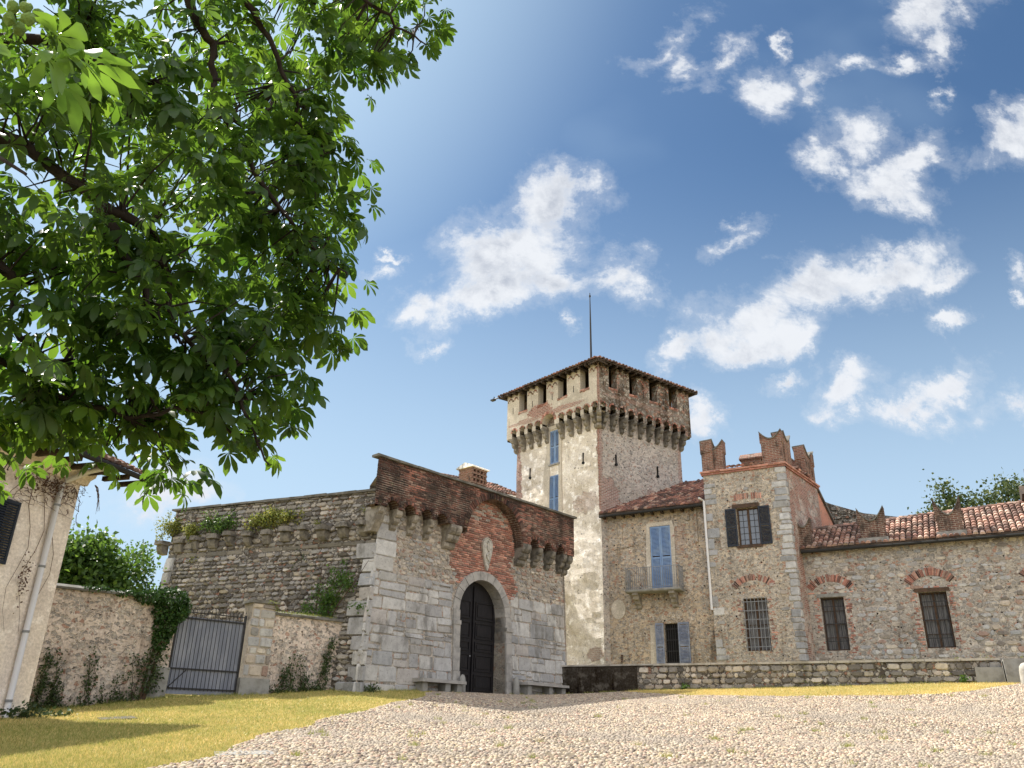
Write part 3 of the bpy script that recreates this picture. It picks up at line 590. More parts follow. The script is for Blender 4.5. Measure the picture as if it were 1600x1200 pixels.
def lawn():
    n = 230000; y = 10.5+17.8*rng.random(n)**1.15; x0 = np.maximum(-.72*y-1.0, -16); x = x0+(edge_x(y)+.3-x0)*rng.random(n)
    k = (~in_cobble(x, y) | (rng.random(n) < .04)); x, y = x[k], y[k]; dx, dy = x-Wf.P.x, y-Wf.P.y; k = (dx*Wf.n.x+dy*Wf.n.y) > 0; x, y = x[k], y[k]
    V1 = blades(x, y, .045, .014)
    n2 = 40000; u = 2.4+13*rng.random(n2); ww = rng.random(n2)*3.4; k = ww < strip_w(u)+.12; u, ww = u[k], ww[k]
    x2 = N.P.x+N.d.x*u+N.n.x*ww; y2 = N.P.y+N.d.y*u+N.n.y*ww
    V2 = blades(x2, y2, .05, .016)
    # tufts between cobbles and along the feet of the walls
    xt, yt = [], []
    for f_, a_, b_, n_, off_ in ((G, -5.2, 4.4, 1500, .3), (N, .2, 15, 2600, .05), (Wf, .2, 9, 3000, .06)):
        for _ in range(n_):
            uu = random.uniform(a_, b_); q = f_(uu, off_+abs(random.gauss(0, .09)), 0)
            if f_ is G and (-1.2 < uu < 1.3): continue
            if noise.noise(Vector((uu*1.7, off_, 0))) > -.1: xt.append(q.x); yt.append(q.y)
    for i in range(90):
        yy_ = random.uniform(10.8, 28); xx = random.uniform(float(edge_x(yy_)), .6*yy_); m_ = random.randint(12, 45)
        xt += list(np.random.default_rng(i).normal(xx, .05, m_)); yt += list(np.random.default_rng(i+999).normal(yy_, .05, m_))
    V3 = blades(np.array(xt), np.array(yt), .09, .014)
    V = np.concatenate([V1, V2, V3]); n = len(V); X_, Y_ = V[:, 0, 0], V[:, 0, 1]
    pt = np.array([noise.noise(Vector((a*.35, b*.35, 0)))+.5*noise.noise(Vector((a*1.7, b*1.7, 5))) for a, b in zip(X_[::4], Y_[::4])]).repeat(4)[:n]
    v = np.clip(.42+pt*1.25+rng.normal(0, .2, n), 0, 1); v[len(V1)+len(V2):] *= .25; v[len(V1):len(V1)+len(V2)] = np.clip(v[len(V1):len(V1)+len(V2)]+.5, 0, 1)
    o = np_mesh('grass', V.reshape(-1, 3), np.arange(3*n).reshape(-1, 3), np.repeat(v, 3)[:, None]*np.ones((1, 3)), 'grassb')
    o['kind'] = 'stuff'; o['label'] = 'short dry yellow green grass of the sloping lawn'; o['category'] = 'grass'
lawn()
# flat slabs at the lawn's edge and in the grass
mb = MB()
def slab_on_ground(name, x, y, a, b, rot, mat, label, cat):
    mb = MB(); f = Fr((x, y), rot); z = gz(x, y); p = [f(u, w_, gz(f(u, w_, 0).x, f(u, w_, 0).y)+h) for h in (-.06, .022) for u, w_ in ((-a, -b), (a*.9, -b*1.1), (a*1.05, b), (-a*.9, b*.9))]
    mb.add(p, [(0, 1, 2, 3), (4, 5, 6, 7), (0, 1, 5, 4), (1, 2, 6, 5), (2, 3, 7, 6), (3, 0, 4, 7)]); o = mb.build(name, mat)
    return tag(o, label, cat, loc=(x, y, z))
slab_on_ground('stone_slab', -3.75, 12.9, .42, .24, 75, 'concrete', 'flat pinkish grey stone slab at the lawn edge of the cobbles', 'stone slab')
slab_on_ground('manhole_cover', -8.0, 18.2, .35, .28, 60, 'iron', 'dark drain cover set in the shaded grass before the garden wall', 'drain cover')

# ================================================================ GATE BASTION
gate = thing('gate_bastion', 'walled entrance with a tall dark arched door, grey block stonework and overhanging red brick parapet', 'gatehouse', (-1, 30, 1.2))
def goff(u, z):
    b = max(0, min(1, (5.6-z)/4.4)); l = max(0, 1-(u+5)/1.6)
    return (-.55*b*l if u < -3.4 else 0, .22*b)
DU0, DU1, SPR, RAD = -1.15, 1.22, 3.93, 1.185; DC = (DU0+DU1)/2
mb = MB(); wall(mb, G, -4.95, 4.8, .9, 8.3, [(DU0, DU1, .9, SPR+RAD)], depth=.55, off=goff, step=.35)
for s_ in (-1, 1):   # spandrels over the arch
    a = arc(DC, SPR, RAD, 90, 90+90*s_ if s_ > 0 else 0, 10)
    pts = a+[(DC+s_*-1*RAD, SPR+RAD)]
    mb.prism(G, pts, -.55, goff(0, 4.6)[1]+.0)
def GF(u, w_, z): a, b = goff(u, z); return G(u+a, w_+b, z)
# end faces and back so that the bastion is a closed body
mb.add([GF(4.8, 0, .9), G(4.8, -2.5, .9), G(4.8, -2.5, 8.3), GF(4.8, 0, 8.3)], [(0, 1, 2, 3)])
mb.add([G(4.8, -2.5, .9), G(-3.5, -2.5, .9), G(-3.5, -2.5, 8.3), G(4.8, -2.5, 8.3)], [(0, 1, 2, 3)])
mb.add([G(4.8, 0, 8.3), G(4.8, -2.5, 8.3), G(-3.5, -2.5, 8.3), G(-4.9, 0, 8.3)], [(0, 1, 2, 3)])
wallg = mb.build('wall', 'mortar', gate)
BX0, BX1 = -1.25, 1.75
def in_niche(u, z):
    lo, hi = (-1.45+.25*math.sin(z*3), 1.7+.2*math.sin(z*4))
    if z < 4.6: return False
    return lo < u < hi if z < 6.6 else abs(u-.2) < 1.5
def skipA(a, b, c, d): m_ = (a+b)/2; return (DU0-.38 < b and a < DU1+.38 and c < SPR+.1) or (math.hypot(m_-DC, (c+d)/2-SPR) < 1.6)
mb = MB()
for a, b in ((-5.0, DU0-.34), (DU1+.34, 4.78)):
    zt = 4.75
    mb = MB(); stones(mb, GF, a, b, 1.0, zt, .62, .40, GREY*4+WARM[4:5], skip=None, p=.03, cut=.035, gap=.007, j=.022, ash=True)
    if a < 0: mb.build('ashlar', 'ashlar', gate)
z = 4.75
while z < 6.6:   # big corner blocks climbing the left edge
    h = random.uniform(.38, .6); mb.block(GF, -4.98, -4.98+random.uniform(.55, .95), z, min(z+h, 6.6)-.01, .04, .02, 0, pal(GREY[:5]), .01); z += h
mb.build('ashlar', 'ashlar', gate)
for xa, xb in ((-4.1, .2), (.2, 4.76)):
    mb = MB(); stones(mb, GF, xa, xb, 4.75, 6.7, .22, .15, WARM, skip=lambda a, b, c, d: in_niche((a+b)/2, (c+d)/2) or math.hypot((a+b)/2-DC, (c+d)/2-SPR) < 1.55, p=.03, cut=.06, prob=.75)
    mb.build('rubble', 'rubble', gate)
mb = MB()
bricks(mb, lambda u, w_, z: GF(u, w_+.02, z), -1.75, 2.05, 4.45, 8.2, BRK, skip=lambda a, b, c, d: (not in_niche((a+b)/2, (c+d)/2)) or math.hypot((a+b)/2-DC, (c+d)/2-SPR) < 1.45 or (c > 7.2 and random.random() < .3), rag=.1)
mb.build('brick_panel', 'brickc', gate)
# parapet with scalloped underside and the big relieving arch
PW0, PW1, PZ = .12, .47, 8.30
gaps = [-4.78, -4.05, -3.27, -2.55, 2.42, 3.28, 4.06]; gr_ = .25
pu0, pu1 = -5.55, 4.95
def scal(u):
    for c in gaps:
        if abs(u-c) < gr_: return 6.72+math.sqrt(gr_**2-(u-c)**2)*1.35
    if abs(u-.22) < 1.52: return 6.55+math.sqrt(1.52**2-(u-.22)**2)
    return 6.72
cu = sorted([pu0, pu1]+[c+gr_*math.cos(k*math.pi/8) for c in gaps for k in range(9)]+[.22+1.52*math.cos(k*math.pi/20) for k in range(21)]+[c+s_*(gr_+.001) for c in gaps for s_ in (-1, 1)]+[.22+s_*1.521 for s_ in (-1, 1)])
mb = MB()
for a, b in zip(cu, cu[1:]):
    if b-a < 1e-4: continue
    za, zb = scal(a+1e-4), scal(b-1e-4)
    mb.add([G(a, PW1, za), G(b, PW1, zb), G(b, PW1, PZ), G(a, PW1, PZ), G(a, -.02, za), G(b, -.02, zb)], [(0, 1, 2, 3), (0, 1, 5, 4)])
mb.add([G(pu0, PW1, 6.72), G(pu0+.62, -.3, 6.72), G(pu0+.62, -.3, PZ), G(pu0, PW1, PZ)], [(0, 1, 2, 3)])
mb.add([G(pu1, PW1, 6.72), G(pu1, -.02, 6.72), G(pu1, -.02, PZ), G(pu1, PW1, PZ)], [(0, 1, 2, 3)])
mb.add([G(pu0, PW1, PZ), G(pu1, PW1, PZ), G(pu1, -.3, PZ), G(pu0+.62, -.3, PZ)], [(0, 1, 2, 3)])
mb.add([G(pu0+.62, -.3, 6.72), G(-4.2, -.3, 6.72), G(-4.2, -.3, PZ), G(pu0+.62, -.3, PZ)], [(0, 1, 2, 3)])
mb.add([G(pu0, PW1, 6.72), G(-5.03, PW1, 6.72), G(-4.9, -.3, 6.72), G(pu0+.62, -.3, 6.72)], [(0, 1, 2, 3)])
par = mb.build('parapet', 'brickd', gate)
mb = MB()
bricks(mb, lambda u, w_, z: G(u, w_+PW1, z), pu0, pu1, 6.72, PZ, DBRK, skip=lambda a, b, c, d: c < scal((a+b)/2) or c < scal(a) or c < scal(b)); mb.build('brick_facing', 'brickb', par); mb = MB()
PE = Fr((G(pu0, 0, 0).x, G(pu0, 0, 0).y), 42+90)
bricks(mb, lambda u, w_, z: G(pu0+.60*(1-u/.74)-w_, -.28+u, z), 0, .74, 6.74, PZ, DBRK)
mb.build('brick_facing', 'brickb', par)
mb = MB()
arch_bricks(mb, Fr((G(0, PW1, 0).x, G(0, PW1, 0).y), 42), .22, 6.55, 1.52, 1.76, 8, 172, 46, DBRK, .035)
for c in gaps: arch_bricks(mb, Fr((G(0, PW1, 0).x, G(0, PW1, 0).y), 42), c, 6.72, .26, .37, 0, 180, 11, DBRK, .03)
mb.build('brick_arch', 'brickb', par)
mb = MB(); u = pu0-.1
while u < pu1+.08:
    b = min(u+random.uniform(.7, 1.1), pu1+.1); mb.box(G, u, b-.01, -.38 if u > pu0+.6 else PW1-.25, PW1+.1, PZ+.0, PZ+.075, 0, (1, 1, 1), .008); u = b
mb.build('coping', 'coping', gate)
for u in (-5.2, -4.42, -3.66, -2.91): corbel(G, u, 6.06+random.uniform(-.03, .03), .68, .44, random.uniform(.2, .25), 'corbel', gate)
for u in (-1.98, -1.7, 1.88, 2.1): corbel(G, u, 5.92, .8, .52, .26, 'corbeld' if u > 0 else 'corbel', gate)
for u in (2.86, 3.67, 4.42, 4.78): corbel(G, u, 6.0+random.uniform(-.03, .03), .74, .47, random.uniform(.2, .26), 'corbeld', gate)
# long end stone of the left corner
mb = MB(); mb.side(G, [(-.3, 5.95), (.05, 5.95), (.3, 6.3), (.4, 6.74), (-.3, 6.74)], -5.3, -5.0); mb.build('corner_stone', 'corbel', gate)
# dressed arch round the door
mb = MB(); wo = goff(0, 3)[1]+.045
for s_, uu in ((-1, DU0), (1, DU1)):
    z = 1.15
    while z < SPR-.05:
        h = min(random.uniform(.5, .8), SPR-z); o_ = goff(0, z)[1]+.045
        mb.box(G, min(uu, uu+s_*.31), max(uu, uu+s_*.31), -.5, o_, z+.005, z+h-.005); z += h
mb.box(G, DU0-.35, DU0-.0, -.48, wo+.05, 3.42, 3.56); mb.box(G, DU1, DU1+.35, -.48, wo+.05, 3.42, 3.56)
nv = 11
for i in range(nv):
    a0, a1 = 180*i/nv+.4, 180*(i+1)/nv-.4
    q = [(DC+r*math.cos(R_(a)), SPR+r*math.sin(R_(a))) for r, a in ((RAD-.01, a0), (RAD+.3, a0), (RAD+.3, (a0+a1)/2), (RAD+.3, a1), (RAD-.01, a1), (RAD-.01, (a0+a1)/2))]
    mb.prism(G, q, -.5, goff(0, 4.5)[1]+.05+random.uniform(-.006, .006))
mb.build('portal_arch', 'surround', gate)
# the two door leaves, panelled
for k, (a, b) in enumerate(((DU0, DC-.012), (DC+.012, DU1))):
    mb = MB(); wz = -.40
    pts = [(a, 1.2), (b, 1.2)]
    if k == 0: pts += [(b, SPR+RAD*.999)]+arc(DC, SPR, RAD, 91, 180, 10)
    else: pts += arc(DC, SPR, RAD, 0, 89, 10)+[(a, SPR+RAD*.999)]
    mb.prism(G, pts, wz-.08, wz)
    zz = [1.32, 1.95, 2.62, 3.05, 3.72]; 
    for c, d in zip(zz, zz[1:]+[4.45]):
        m_ = .12; t2 = .04
        for (p0, p1, q0, q1) in ((a+m_, b-m_, c+.05, c+.05+t2), (a+m_, b-m_, d-.05-t2, d-.05), (a+m_, a+m_+t2, c+.05+t2, d-.05-t2), (b-m_-t2, b-m_, c+.05+t2, d-.05-t2)): mb.box(G, p0, p1, wz, wz+.035, q0, q1)
        mb.box(G, a+m_+.1, b-m_-.1, wz, wz+.025, c+.15, d-.15)
    mb.box(G, a+.02, b-.02, wz, wz+.05, 2.98, 3.06) if False else None
    o = mb.build('door', 'door', gate)
    if k == 0: MB().box(G, b-.12, b-.04, wz, wz+.02, 2.48, 2.53).build('lock', 'giron', o)
MB().box(G, DC-.03, DC+.03, -.40, -.33, 1.2, 4.9).build('door_post', 'door', gate)
MB().box(G, DU0-.02, DU1+.02, -.5, .3, 1.0, 1.235).build('threshold', 'surround', gate)
# carved shield over the arch
mb = MB(); wz = goff(0, 6)[1]+.03
half = [(0, 0), (.06, .12), (.13, .35), (.2, .6), (.245, .82), (.24, 1.0), (.17, 1.14), (.06, 1.2)]
poly = [(.17+x, 5.47+z) for x, z in half]+[(.17-x, 5.47+z) for x, z in reversed(half[1:])]
mb.prism(G, poly, wz-.05, wz+.07)
inner = [(.17+(x-.17)*.82, 6.1+(z-6.1)*.86) for x, z in poly]; mb.prism(G, inner, wz+.07, wz+.09)
sh = mb.build('coat_of_arms', 'marble', gate)
mb = MB()
rim = [G(u, wz+.08, z) for u, z in poly]; mb.tube(rim+[rim[0]], .022, 6)
snake = [(.17+.11*math.sin(k*1.05)*(1-k*.045), 5.72+k*.058) for k in range(15)]
mb.tube([G(u, wz+.11, z) for u, z in snake], [.018+.022*math.sin(k/14*math.pi) for k in range(15)], 7)
mb.tube([G(.17+.06*math.cos(k), wz+.11, 6.5+.06*math.sin(k)) for k in range(7)], .025, 6)
mb.build('carving', 'marble', sh, smooth=True)
# curtain wall running back to the left
mb = MB()
def koff(u, z):
    b = max(0, min(1, (5.6-z)/4.4)); return (-.22*b*max(0, 1-u), .5*b)
KF = lambda u, w_, z: K(u+koff(u, z)[0], w_+koff(u, z)[1], z)
wall(mb, K, -.0, 8.85, .7, 7.36, off=koff, step=.35, amp=.03)
mb.add([K(8.85, .5, .7), K(8.85, -1.6, .7), K(8.85, -1.6, 7.36), K(8.85, 0, 7.36), K(8.85, 0, 5.6)], [(0, 1, 2, 3, 4)])
mb.add([K(8.85, -1.6, .7), K(.3, -1.6, .7), K(.3, -1.6, 7.36), K(8.85, -1.6, 7.36)], [(0, 1, 2, 3)])
mb.add([K(8.85, 0, 7.36), K(8.85, -1.6, 7.36), K(.3, -1.6, 7.36), K(0, 0, 7.36)], [(0, 1, 2, 3)])
cw = mb.build('curtain_wall', 'dmortar', gate)
mb = MB()
stones(mb, KF, .0, 8.85, .9, 5.55, .25, .155, DARKS, p=.055, cut=.07, prob=.97)
stones(mb, KF, .0, 8.85, 5.75, 7.36, .27, .16, DARKS, p=.05, cut=.07, prob=.97)
mb.build('rubble', 'rubble', cw)
mb = MB(); stones(mb, KF, .05, 8.85, 5.56, 5.74, .6, .18, [lin((118, 112, 100)), lin((98, 94, 84))], p=.035, cut=.02, prob=.8); mb.build('string_course', 'ashlar', cw)
mb = MB(); z = .95
m2 = MB()
while z < 5.5:
    h = random.uniform(.35, .6); a_ = random.uniform(.35, .8); mb.block(KF, -.02, a_, z, z+h-.01, .09, .02, 0, pal(GREY), .01)
    m2.block(KF, 8.86-random.uniform(.3, .55), 8.86, z, z+h-.01, .09, .02, 0, pal(GREY), .01); z += h
mb.build('quoin', 'ashlar', gate); m2.build('quoin', 'ashlar', gate)
mb = MB(); u = 0
while u < 8.8:
    b = min(u+random.uniform(.6, 1.2), 8.98); mb.box(K, u, b-.01, -1.7, .1, 7.36, 7.44, 0, (1, 1, 1), .012); u = b
mb.build('coping', 'coping', cw)
for i in range(12):
    u = .5+i*.785; mb = MB(); wd = .17*random.uniform(.75, 1.25); z0 = 5.93+random.uniform(-.07, .07); dp = .33*random.uniform(.7, 1.3)
    f2 = Fr((K(u, 0, 0).x, K(u, 0, 0).y), -67+random.uniform(-6, 6))
    pr = [(-.1, z0-.12), (.12, z0-.10), (dp*.62, z0+.0), (dp*.75, z0+.12), (dp*.7, z0+.2), (-.1, z0+.2)]
    mb.side(f2, pr, -wd*.8, wd*.8)
    F3 = f2; pts = [(-wd*1.15, -.1), (wd*1.15, -.1), (wd*1.2, dp*.8), (wd*.9, dp*1.12), (-wd*.9, dp*1.15), (-wd*1.2, dp*.85)]
    vs = [f2(a+random.uniform(-.02, .02), b+random.uniform(-.02, .02), z0+.21) for a, b in pts]+[f2(a*.93, b*.97, z0+.36+random.uniform(-.02, .03)) for a, b in pts]
    mb.add(vs, [(0, 1, 2, 3, 4, 5), (6, 7, 8, 9, 10, 11)]+[(q, (q+1) % 6, 6+(q+1) % 6, 6+q) for q in range(6)])
    mb.build('corbel', 'corbeld', cw)
# benches and guard stones
def bench(u0, u1, z, label, w0):
    c = G((u0+u1)/2, .5, z-.4); t_ = thing('stone_bench', label, 'bench', c, 'stone benches either side of the arched door')
    MB().box(G, u0, u1, w0-.03, w0+.48, z-.1, z, j=.012).build('seat', 'surround', t_)
    for u in (u0+.25, (u0+u1)/2+.25, u1-.2): MB().box(G, u-.11, u+.11, w0, w0+.36, z-.6, z-.1, j=.012).build('support', 'concrete', t_)
bench(-3.25, -1.28, 1.56, 'low stone bench left of the dark arched door', .24); bench(1.85, 4.25, 1.72, 'low stone bench right of the dark arched door', .24)
for u, z, lb in ((-1.18, 1.2, 'small rounded guard stone at the left foot of the door arch'), (1.55, 1.28, 'small rounded guard stone at the right foot of the door arch')):
    p = G(u, .42, z); mb = MB(); mb.tube([p+Vector((0, 0, h)) for h in (-.3, 0, .4, .5, .57, .6)], [.13, .125, .115, .10, .065, .01], 10)
    tag(mb.build('guard_stone', 'concrete', smooth=True), lb, 'guard stone', 'guard stones at the door', loc=p)

# ================================================================ TOWER
tower = thing('castle_tower', 'tall square pale plastered tower with overhanging battlements under a flat tiled roof', 'tower', (4.3, 38.5, 1.4))
TU, TV = 5.6, 5.45
w1 = (2.58, 3.2, 12.2, 13.95); w2 = (2.62, 3.27, 9.3, 11.62)
mb = MB()
wall(mb, L, 0, TU, 1, 14.2, [w1, w2], depth=.25, mi=0, step=.22, amp=.06, ns=1.1)
wall(mb, TR, 0, TV, 1, 14.2, [], mi=1, step=.3, amp=.03)
c3 = Vector((T[0], T[1], 0))+L.d*TU; c4 = c3+TR.d*TV; c2 = Vector((T[0], T[1], 0))+TR.d*TV
for a, b in ((c3, c4), (c4, c2)): mb.add([a+Vector((0, 0, 1)), b+Vector((0, 0, 1)), b+Vector((0, 0, 14.2)), a+Vector((0, 0, 14.2))], [(0, 1, 2, 3)], 1)
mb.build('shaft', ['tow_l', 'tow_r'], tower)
OH = .47
# parapet ring: a scalloped slab on every side, with the openings between its merlons
def ring_side(fr, ulen, gaps_, gw, openings, mat, extra=None, vis=True, o0=OH, o1=OH):
    mb = MB(); z0, z1, zb, zt = 14.02, 16.45, 15.3, 16.42
    def sc_(u):
        for c in gaps_:
            if abs(u-c) < gw: return z0+.28+math.sqrt(gw*gw-(u-c)**2)*1.4
        if extra and abs(u-extra[0]) < extra[1]: return z0+.25+math.sqrt(extra[1]**2-(u-extra[0])**2)
        return z0
    xs_ = [-o0, ulen+o1]+[c+gw*math.cos(k*math.pi/6) for c in gaps_ for k in range(7)]+[c+s_*(gw+.001) for c in gaps_ for s_ in (-1, 1)]+[x for o_ in openings for x in o_]
    if extra: xs_ += [extra[0]+extra[1]*math.cos(k*math.pi/10) for k in range(11)]+[extra[0]+s_*(extra[1]+.001) for s_ in (-1, 1)]
    xs_ = sorted(xs_); th = .38
    for a, b in zip(xs_, xs_[1:]):
        if b-a < 1e-4: continue
        m_ = (a+b)/2; top = zb if any(o_[0] < m_ < o_[1] for o_ in openings) else z1
        za, zb_ = sc_(a+1e-4), sc_(b-1e-4)
        P_ = [fr(a, OH, za), fr(b, OH, zb_), fr(b, OH, top), fr(a, OH, top), fr(a, -.02, za), fr(b, -.02, zb_), fr(b, OH-th, top), fr(a, OH-th, top), fr(a, OH-th, z0+.9), fr(b, OH-th, z0+.9)]
        uv_ = [(a, za), (b, zb_), (b, top), (a, top), (a, za-.5), (b, zb_-.5), (b, top+.4), (a, top+.4), (a, z0), (b, z0)]
        mb.add(P_, [(0, 1, 2, 3), (0, 1, 5, 4), (3, 2, 6, 7), (6, 7, 8, 9)], 0, uvs=uv_)
    for o_ in openings:
        for u in o_: mb.add([fr(u, OH, zb), fr(u, OH-th, zb), fr(u, OH-th, z1), fr(u, OH, z1)], [(0, 1, 2, 3)])
    for o_ in (openings if vis else []):
        p0 = mb
    o = mb.build('parapet', mat, tower)
    if vis:
        m2 = MB(); ms = [(-o0, openings[0][0])]+[(openings[i][1], openings[i+1][0]) for i in range(len(openings)-1)]+[(openings[-1][1], ulen+o1)]
        for (a, b) in ms:
            c = (a+b)/2; k = min(.42, (b-a)/2-.04); 
            for i in range(12):
                uu = c-k+2*k*i/12; zz = 16.0+.22*abs(math.cos((i+.5)/12*math.pi))**.7*0+.2*abs(math.sin((i+.5)/12*2*math.pi))
                m2.box(Fr((fr(0, OH, 0).x, fr(0, OH, 0).y), math.degrees(math.atan2(fr.d.x, fr.d.y))), uu, uu+2*k/12-.015, -.02, .02, zz, zz+.075, 0, pal(DBRK, .2))
            if b-a > .7: m2.box(fr, c-.02, c+.02, OH-.02, OH+.004, 15.35, 15.7, 1)
        for o_ in openings: bricks(m2, lambda u, w_, z: fr(u, w_+OH, z), o_[0]-.05, o_[1]+.05, zb-.1, zb, BRK, p=.02)
        for c in gaps_: arch_bricks(m2, Fr((fr(0, OH, 0).x, fr(0, OH, 0).y), math.degrees(math.atan2(fr.d.x, fr.d.y))), c, z0+.28, gw, gw+.08, 0, 180, 7, DBRK+BRK, .02)
        m2.build('merlon_trim', ['brickc', 'black'], o)
    return o
gL = [.08+.0, .62, 1.16, 1.70, 2.22, 3.72, 4.24, 4.78, 5.32]; gL = [-.17, .38, .92, 1.46, 2.0, 3.62, 4.2, 4.76, 5.34]
gR = [-.14, .48, 1.07, 1.66, 2.27, 2.88, 3.45, 4.05, 4.64, 5.2]
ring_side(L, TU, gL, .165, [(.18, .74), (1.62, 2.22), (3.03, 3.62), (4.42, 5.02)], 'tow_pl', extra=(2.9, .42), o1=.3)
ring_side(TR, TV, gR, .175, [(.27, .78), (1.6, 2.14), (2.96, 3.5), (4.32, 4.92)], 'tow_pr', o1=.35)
BKL = Fr((c2.x, c2.y), -43); BKR = Fr((c3.x, c3.y), 55)
for fr_, ln_ in ((BKL, TU), (BKR, TV)):
    fr_.n = -fr_.n if fr_.n.dot(fr_.P-Vector((4.3, 38.6, 0))) < 0 else fr_.n
    ring_side(fr_, ln_, [], .1, [(.3, .7), (4.5, 4.9)], 'brickd', vis=False, o0=.3, o1=.3)  # dark brick on the back sides stands in for shade inside the gallery
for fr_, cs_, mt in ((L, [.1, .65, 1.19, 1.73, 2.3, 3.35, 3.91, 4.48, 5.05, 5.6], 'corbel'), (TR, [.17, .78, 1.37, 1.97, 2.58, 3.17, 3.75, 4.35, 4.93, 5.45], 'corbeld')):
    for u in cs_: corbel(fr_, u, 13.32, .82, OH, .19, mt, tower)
corner = Fr(T, 6); corner.n = (L.n+TR.n).normalized(); corner.d = Vector((-corner.n.y, corner.n.x, 0)); corbel(corner, 0, 13.32, .82, OH*1.35, .22, 'corbel', tower)
# walkway floor inside, so that sky shows only through the openings
mb = MB(); zf = 14.95
mb.add([Vector((q.x, q.y, zf)) for q in (L(0, -.0, 0), c2, c4, c3)], [(0, 1, 2, 3)]); mb.build('walkway', 'wood', tower)
# wooden posts inside carry the roof
# roof: four tiled slopes on boards
EO = .86
def corner_pt(sl, sr, o): # outward corner
    base = Vector((T[0], T[1], 0))+L.d*(TU if sl else 0)+TR.d*(TV if sr else 0); return base+(L.d*(o if sl else -o)+TR.d*(o if sr else -o))*1.01
rc = [corner_pt(0, 0, EO), corner_pt(0, 1, EO*.8), corner_pt(1, 1, EO*.8), corner_pt(1, 0, EO*.8)]
ZE = 16.42; apex = sum(rc, Vector())/4; apex.z = 18.0; rc = [Vector((p.x, p.y, ZE)) for p in rc]
mb = MB(); up = Vector((0, 0, .07))
mb.add(rc+[apex]+[p+up for p in rc]+[apex+up], [(0, 1, 4), (1, 2, 4), (2, 3, 4), (3, 0, 4), (5, 6, 9), (6, 7, 9), (7, 8, 9), (8, 5, 9), (0, 1, 6, 5), (1, 2, 7, 6), (2, 3, 8, 7), (3, 0, 5, 8)])
rf = mb.build('roof', 'soffit', tower)
mb = MB()
for i in range(4):
    a, b = rc[i], rc[(i+1) % 4]; e = (b-a); Ln = e.length; e.normalize(); mid_ = (a+b)/2
    s_ = (apex-mid_); s_ = (s_-e*s_.dot(e)); sl_ = s_.length; s_.normalize(); nn_ = e.cross(s_); nn_ = nn_ if nn_.z > 0 else -nn_
    ta = (apex-a).dot(e)
    tiles(mb, a+up, e, s_, nn_, Ln, lambda t_, Ln=Ln, sl_=sl_, ta=ta: (-.06, sl_*min(t_/ta, (Ln-t_)/(Ln-ta))), DTIL)
mb.build('roof_tiles', 'tile', rf)
mb = MB()
for fr_, ln_ in ((L, TU), (TR, TV)):
    u = -EO+.1
    while u < ln_+EO*.7: mb.box(fr_, u, u+.07, OH-.3, EO-.04, ZE-.1, ZE-.005); u += .42
mb.build('rafter', 'soffit', tower)
# windows with closed blue shutters
for wn in (w1, w2):
    m3 = MB(); m3.box(L, wn[0]-.0, wn[1]+.0, -.24, -.2, wn[2], wn[3]); o = m3.build('window', 'wood', tower)
    c = (wn[0]+wn[1])/2
    for a, b in ((wn[0]+.005, c-.006), (c+.006, wn[1]-.005)): shutter(L, a, b, wn[2]+.01, wn[3]-.01, -.03, 'blue', o)
    MB().box(L, wn[0]-.08, wn[1]+.08, -.1, .09, wn[2]-.08, wn[2]).build('sill', 'surround', o)
# smoother render round the windows and the arch recess
mb = MB(); mb.prism(L, [(2.38, 9.3), (2.62-.0, 9.3), (2.58, 13.95), (2.58, 14.0), (3.2, 14.0), (3.2, 12.0), (3.27, 9.3), (3.5, 9.3), (3.62, 11.8), (3.42, 12.9), (3.4, 14.3), (2.36, 14.3), (2.42, 12)], .0, .052)
mb.build('window_surround', 'tow_pl', tower)
for fr_, pts in ((L, ((1.0, 11.9), (4.58, 11.9))), (TR, ((.98, 11.8), (3.7, 11.75)))):
    for u, z in pts:
        mb = MB(); mb.box(fr_, u-.022, u+.022, .0, .065, z-.05, z+.42); mb.prism(fr_, arc(u, z-.08, .075, 0, 330, 11), .0, .07); mb.build('arrow_slit', 'black', tower)
# mast
p0 = Vector((4.12, 38.6, 17.6)); mb = MB(); mb.tube([p0, p0+Vector((0, 0, 2.6)), p0+Vector((0, 0, 4.5))], [.06, .045, .02], 8); mb.tube([p0+Vector((0, 0, 4.25)), p0+Vector((0, 0, 4.35))], [.05, .05], 8)
mb.build('lightning_rod', 'iron', tower)
bp = L(TU+EO*.75, EO, ZE-.05); mb = MB(); mb.tube([bp, bp+L.d*.45+Vector((0, 0, .02))], .035, 6); mb.box(Fr((bp.x, bp.y), -43), .25, .5, -.09, .09, ZE-.1, ZE-.02)
mb.tube([bp+L.d*.32, bp+L.d*.30+Vector((0, 0, .16))], .03, 6); mb.build('lamp_bracket', 'iron', tower)
# the round arch recess over the upper window
mb = MB(); mb.prism(L, arc(2.9, 14.2, .40, 0, 180, 10), .053, .07); mb.build('arch_recess', 'tow_pr', tower)
arch_b = MB(); arch_bricks(arch_b, Fr((L(0, OH, 0).x, L(0, OH, 0).y), -43), 2.9, 14.27, .42, .56, 0, 180, 16, BRK, .03); arch_b.build('brick_arch', 'brickc', tower)

